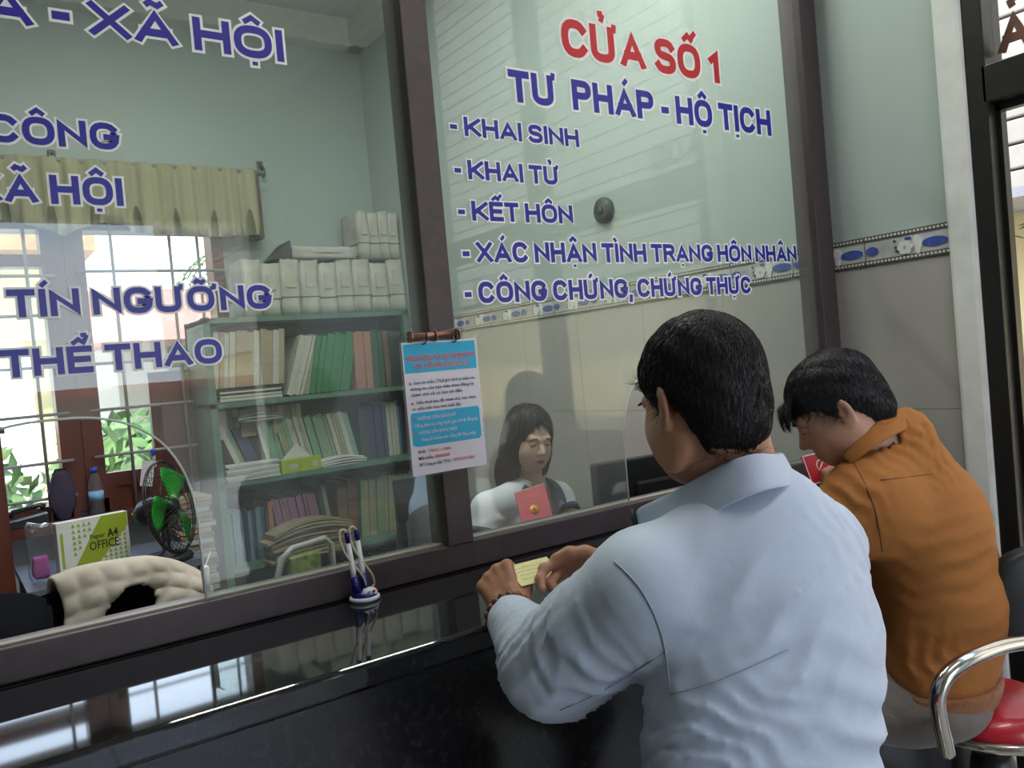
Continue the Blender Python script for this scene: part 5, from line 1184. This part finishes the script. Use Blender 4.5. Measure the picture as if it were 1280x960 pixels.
fin(strands(hm2, HM2, .89, None, 6000, .042, seed=8, m=M_hairb), p2)
fr2 = np.array(HM2)[:3, :3]                                           # wispy fringe over the forehead
V, F = [], []; r3 = np.random.RandomState(2)
for i in range(260):
    x = r3.uniform(-.06, .06); p = np.array([x, .070+.02*(1-(x/.07)**2)+r3.uniform(-.01, .01), .072+r3.uniform(-.008, .012)]); L = r3.uniform(.03, .055); k = len(V); w = .0008
    for u in (0, .4, .75, 1): c = p+np.array([x*.2*u, .030*u-.006*u*u, .012*u-.052*u*u])*(L/.045); V += [H2+fr2@((c+np.array([q, 0, 0]))*.89) for q in (-w*(1-.9*u), w*(1-.9*u))]+[H2+fr2@((c+np.array([0, w, 0]))*.89)]
    for j in range(3):
        for a, b in ((0, 1), (1, 2), (2, 0)): F.append((k+3*j+a, k+3*j+b, k+3*j+3+b, k+3*j+3+a))
mm = D.meshes.new('fringe'); mm.from_pydata([tuple(v) for v in V], [], F); o = fin(mesh_obj('fringe', mm, M_hairb, None, True), p2); o['kind'] = 'stuff'
c2t = [Wp(1052, 571, 1.60), Wp(1072, 548, 1.585), Wp(1098, 524, 1.59), Wp(1124, 507, 1.62), Wp(1142, 509, 1.68), Wp(1140, 522, 1.74)]
c2b = [Wp(1064, 582, 1.585), Wp(1090, 560, 1.565), Wp(1114, 546, 1.575), Wp(1140, 534, 1.61), Wp(1158, 536, 1.69), Wp(1156, 546, 1.76)]
fin(sheet('collar', crows(c2t, c2b), .009, M_brn, None), p2)
M_seam2 = mat('seam_brown', (.16, .06, .02), .8)
fin(seam_px([(1066, 576), (1082, 605), (1096, 640), (1103, 690)], jacket2, .0013, M_seam2, None, 1.2, 1.9), p2)
fin(seam_px([(1100, 600), (1130, 597), (1165, 592)], jacket2, .0009, M_seam2, None, 1.2, 1.9), p2)
bk = empty('red_booklet', tuple(Wp(1022, 579, 1.92)), 0, 'small red booklet with a white border and white emblem held by the man in brown', 'booklet')
BM = frame((0, 0, 0), Wp(1040, 563, 1.90)-Wp(1003, 572, 1.86), -FWD+Vector((0, 0, .25)))
mb = MB().box(-.040, .055, -.045, .024, -.002, .002); o = mb.build('cover', mat('red_cover', (.55, .02, .03), .4), bk); o.data.transform(BM)
mb = MB()
for (x0_, x1_, y0_, y1_) in ((-.040, .055, .0215, .024), (-.040, -.0375, -.045, .024), (.0525, .055, -.045, .024), (-.040, .055, -.045, -.0425)): mb.box(x0_, x1_, y0_, y1_, .002, .0024)
mb.tube([(.006+.014*math.cos(t*.4), -.008+.014*math.sin(t*.4), .0024) for t in range(11)], .0014, 5); mb.tube([(-.006, -.018, .0024), (.016, .002, .0024)], .0014, 5)
o = mb.build('emblem_and_border', M_outl, bk); o.data.transform(BM)
# chrome-armed stool with red seat and black backrest
st2 = stool(1.745, -.632, 0, 'chrome-armed bar stool with a red seat and black backrest at the right edge', .70, .80)
def loc2(p): return Vector(p)-Vector((1.745, -.632, 0))
path = [Wp(1305, 800, 1.50), Wp(1262, 806, 1.47), Wp(1225, 818, 1.44), Wp(1198, 832, 1.42), Wp(1180, 850, 1.41), Wp(1172, 874, 1.41), Wp(1175, 900, 1.42), Wp(1180, 922, 1.43), Wp(1184, 942, 1.44)]
sm = []
for k in range(len(path)-1):
    p0, p1_, p2_, p3 = path[max(k-1, 0)], path[k], path[k+1], path[min(k+2, len(path)-1)]
    for q_ in range(5):
        t = q_/5; sm.append(.5*((2*p1_)+(p2_-p0)*t+(2*p0-5*p1_+4*p2_-p3)*t*t+(-p0+3*p1_-3*p2_+p3)*t**3))
sm.append(path[-1])
MB().tube([loc2(v) for v in sm], .0135, 12).build('armrest_tube', M_chrome, st2)
MB().tube([loc2(path[-1]), loc2(path[-1])+Vector((.12, .08, .0)), Vector((-.04, -.02, .66))], .010, 8).build('armrest_support', M_chrome, st2)
MB().tube([loc2(path[0]), loc2(path[0])+Vector((.10, -.05, .0)), Vector((.16, -.22, .86))], .0135, 10).build('backrest_tube', M_chrome, st2)
BK = frame((0, 0, 0), Vector((.82, -.57, 0)), Vector((.57, .82, .1)))
o = blob('backrest_pad', mat('black_vinyl', (.012, .012, .013), .45), st2, (0, 0, 0), (.15, .105, .03), 12, .02, 4); o.data.transform(Matrix.Translation(loc2(Wp(1330, 742, 1.62))) @ BK)
# ================= clerk behind the glass
p3 = empty('person', (1.70, .95, 0), 0, 'woman clerk with long dark hair, white shirt and navy collar, behind the glass', 'person')
HM3 = pose(tuple(Wp(662, 551, 2.97)), math.radians(180+8), math.radians(10), math.radians(-4)); H3 = A3(HM3.translation); hs3 = .92
N3 = H3+(0, .03, -.155); S3R = A3(Wp(610, 636, 2.86)); S3L = A3(Wp(697, 622, 3.08))
E3R = A3(Wp(598, 705, 2.80)); E3L = A3(Wp(722, 665, 3.0)); W3R = A3((1.43, .60, .83)); W3L = A3((1.66, .56, .83)); T3 = rotz(math.radians(0))
def shirt3(p):
    c = (S3R+S3L)/2
    d = un([el(p, c+(0, .01, -.14), (.155, .095, .18)), el(p, c+(0, .02, -.33), (.135, .095, .20)), rc(p, S3R, S3L, .05, .05), rc(p, N3+(0, 0, -.012), S3R, .052, .05), rc(p, N3+(0, 0, -.012), S3L, .052, .05)]+[el(p, c+(x, -.065, -.15), (.06, .055, .06)) for x in (-.065, .065)], .035)
    for S_, E_ in ((S3R, E3R), (S3L, E3L)): d = smin(d, rc(p, S_, S_+(E_-S_)*.45, .054, .052), .02)
    d -= folds(p, [(c+(-.10, -.09, -.12), .08, (.8, 0, -.5), .04, .004, 0), (c+(.1, -.09, -.2), .1, (.5, 0, 1), .05, .004, 0)])
    for S_, E_ in ((S3R, E3R), (S3L, E3L)):
        e = S_+(E_-S_)*.46; u = (E_-S_)/np.linalg.norm(E_-S_); pl = (p-e)@u; near = np.linalg.norm(p-e, axis=1) < .10; d = np.where(near, np.maximum(d, pl), d)
    vn = el(p, N3+(0, -.075, -.035), (.035, .06, .055)); return np.maximum(np.maximum(d, -vn), -rc(p, N3+(0, 0, -.06), H3, .042, .05))
c3 = (S3R+S3L)/2
fin(mesh_obj('shirt', net_mesh([surface_net(shirt3, c3-(.32, .22, .50), c3+(.32, .18, .16), .0065)], 'shirt'), cloth('white_cotton_shirt', (.60, .62, .68), .8, .03, .12, 150), None, True), p3)
M_nav = cloth('navy_collar_cloth', (.025, .035, .085), .8)
for S_, E_ in ((S3R, E3R), (S3L, E3L)):
    u = (E_-S_); u /= np.linalg.norm(u); e = S_+(E_-S_)*.46; fin(MB().tube([tuple(e-u*.016), tuple(e+u*.004)], [.0545, .0545], 28).build('cuff_band', M_nav, None), p3)
def colr(sx):
    top = [N3+(sx*.012, .055, .022), N3+(sx*.050, .02, .022), N3+(sx*.054, -.055, .012), N3+(sx*.026, -.125, -.040)]; bot = [N3+(sx*.015, .095, .0), N3+(sx*.092, .03, .012), N3+(sx*.102, -.065, -.012), N3+(sx*.066, -.140, -.090)]
    return sheet('collar', crows([Vector(v) for v in top], [Vector(v) for v in bot], 3), .005, M_nav, None)
for sx in (-1, 1): fin(colr(sx), p3)
def body3(p): return un([rc(p, N3+(0, 0, -.06), H3+(0, .01, -.04), .048, .046), el(p, c3+(0, 0, -.14), (.125, .072, .15)), el(p, c3+(0, .02, -.34), (.11, .075, .20)), rc(p, S3R, S3L, .038, .038), el(p, N3+(0, -.03, -.05), (.06, .05, .05))]+[q for S_, E_, W_ in ((S3R, E3R, W3R), (S3L, E3L, W3L)) for q in (rc(p, S_, E_, .042, .036), rc(p, E_, W_, .036, .023))], .022)
def leg3(p): return un([rc(p, (1.62, .95, .58), (1.60, .52, .60), .075, .055), rc(p, (1.78, .95, .58), (1.80, .52, .60), .075, .055), rc(p, (1.60, .52, .58), (1.60, .58, .08), .05, .035), rc(p, (1.80, .52, .58), (1.80, .58, .08), .05, .035), el(p, (1.70, 1.0, .58), (.15, .12, .13))], .03)
def hands3(Wr, side, dx): 
    G = frame(tuple(Wr), Vector((dx, -.5, .65)), (0, -.8, -.6) if False else (side*-.8, -.35, .3)); pr = hand_prims(G, side, [(.5, .6, .4, .03), (.55, .65, .4, 0), (.6, .65, .4, 0), (.65, .65, .4, -.05)], [(.012, .02, -.01), (.04, .038, -.02), (.068, .042, -.03), (.088, .040, -.038)], .88); pr.append((A3(Wr), A3(G.translation), .024, .024)); return pr
B3 = [surface_net(lambda p: smin(head_sdf(p, HM3, hs3, True), rc(p, N3+(0, 0, -.05), H3+(0, .015, -.04), .045, .044), .025), H3-(.14, .16, .20), H3+(.14, .14, .15), .0032), surface_net(body3, c3-(.40, .52, .52), c3+(.34, .16, .14), .011)]
h3 = hand_prims(frame(tuple(W3R), Vector((.35, -.55, .60)), (-.8, -.5, .1)), -1, [(.4, .6, .4, .03), (.45, .65, .4, 0), (.5, .65, .4, 0), (.55, .65, .4, -.05)], [(.012, .02, -.01), (.04, .038, -.02), (.068, .042, -.03), (.088, .040, -.038)], .88)
h4 = hand_prims(frame(tuple(W3L), Vector((-.25, -.55, .60)), (.8, -.5, .1)), 1, [(.4, .6, .4, .03), (.45, .65, .4, 0), (.5, .65, .4, 0), (.55, .65, .4, -.05)], [(.012, .02, -.01), (.04, .038, -.02), (.068, .042, -.03), (.088, .040, -.038)], .88)
B3 += [prim_net(h3, .009, .003), prim_net(h4, .009, .003), surface_net(leg3, (1.42, .42, .04), (1.95, 1.16, .75), .012)]
fin(mesh_obj('body', net_mesh(B3, 'body'), M_skinw, None, True), p3)
fin(mesh_obj('trousers', net_mesh([surface_net(lambda p: leg3(p)-.012, (1.42, .40, .02), (1.95, 1.16, .77), .012)], 'trousers'), M_trou1, None, True), p3)
extras(HM3, hs3, p3, True, (-.002, -.002), skin=M_skinw, lid_drop=.002)
def hair3(p):
    q = to_local(p, HM3)/hs3
    d = un([el(q, (0, -.018, .050), (.090, .106, .094)), el(q, (0, -.060, -.06), (.088, .070, .15)), el(q, (-.070, -.014, -.035), (.028, .052, .115)), el(q, (.074, -.010, -.045), (.042, .060, .130)), el(q, (.050, -.06, -.13), (.055, .055, .08)), el(q, (.055, -.05, -.14), (.05, .055, .09))], .025)
    d += .0022*np.sin(np.arctan2(q[:, 0], q[:, 1]+.03)*30+np.sin(q[:, 2]*25)*2)+.001*np.sin(q[:, 0]*170+q[:, 2]*30)
    w = .060+.006*np.sin(q[:, 2]*35); pc = (q[:, 0]+.006)
    face = np.maximum(np.sqrt((pc/w)**2+((q[:, 2]+.038)/.118)**2)-1, 0*pc-1)*.05; fc = np.maximum(face, .030-q[:, 1]); d = np.maximum(d, -fc)
    inner = un([el(q, (0, -.012, .045), (.071, .091, .079)), el(q, (0, .02, -.03), (.055, .06, .075)), rc(q, (0, -.02, -.06), (0, -.03, -.2), .045, .045)], .03); return np.maximum(d, -inner)*hs3
hm3 = net_mesh([surface_net(hair3, H3-(.16, .14, .32), H3+(.16, .22, .17), .0048)], 'hair'); fin(mesh_obj('hair', hm3, M_hairw, None, True), p3)
fin(strands(hm3, HM3, hs3, None, 3500, .055, crown=(.0, -.02, .13), seed=11, m=M_hairw), p3)
# red-pink certificate held up by the clerk
ce = empty('certificate_folder', tuple(Wp(665, 633, 2.56)), 0, 'pinkish red certificate folder with a gold emblem held up by the clerk', 'booklet')
CM = frame((0, 0, 0), Wp(692, 608, 2.60)-Wp(648, 617, 2.54), -FWD+Vector((.1, 0, .35)))
uy = CM.to_3x3().col[1]
def cer(name, mb, m): o = mb.build(name, m, ce); o.data.transform(CM); return o
cer('cover', MB().prism([(-.062, -.19), (.048, -.19), (.066, .062), (-.044, .052)], -.0015, .0015, ax='Z'), mat('pinkish_red_cover', (.85, .16, .19), .35))
cer('page_edge', MB().prism([(-.043, .052), (.066, .062), (.067, .065), (-.042, .055)], -.0012, .0012, ax='Z'), M_paper)
gold = mat('gold_print', (.75, .45, .03), .4)
e = MB().lathe([(.0, .0012), (.0155, .0014), (.0155, .0022), (0, .0022)], (.004, -.012, 0), 24); cer('emblem_disc', e, gold)
s = MB().prism([(.004+.0115*math.cos(math.pi/2+k*math.pi/5)*(1 if k % 2 == 0 else .42), -.012+.0115*math.sin(math.pi/2+k*math.pi/5)*(1 if k % 2 == 0 else .42)) for k in range(10)], .0022, .0027, ax='Z'); cer('emblem_star', s, mat('orange_red_print', (.70, .10, .02), .4))
b_ = MB(); b_.tube([(-.052, -.18, .0017), (-.036, .044, .0017), (.058, .053, .0017), (.041, -.18, .0017)], .0005, 4); b_.box(-.022, .046, .034, .0365, .0015, .0019); b_.box(-.010, .034, .028, .030, .0015, .0019); cer('gold_border', b_, mat('pale_gold_line', (.75, .30, .16), .5))
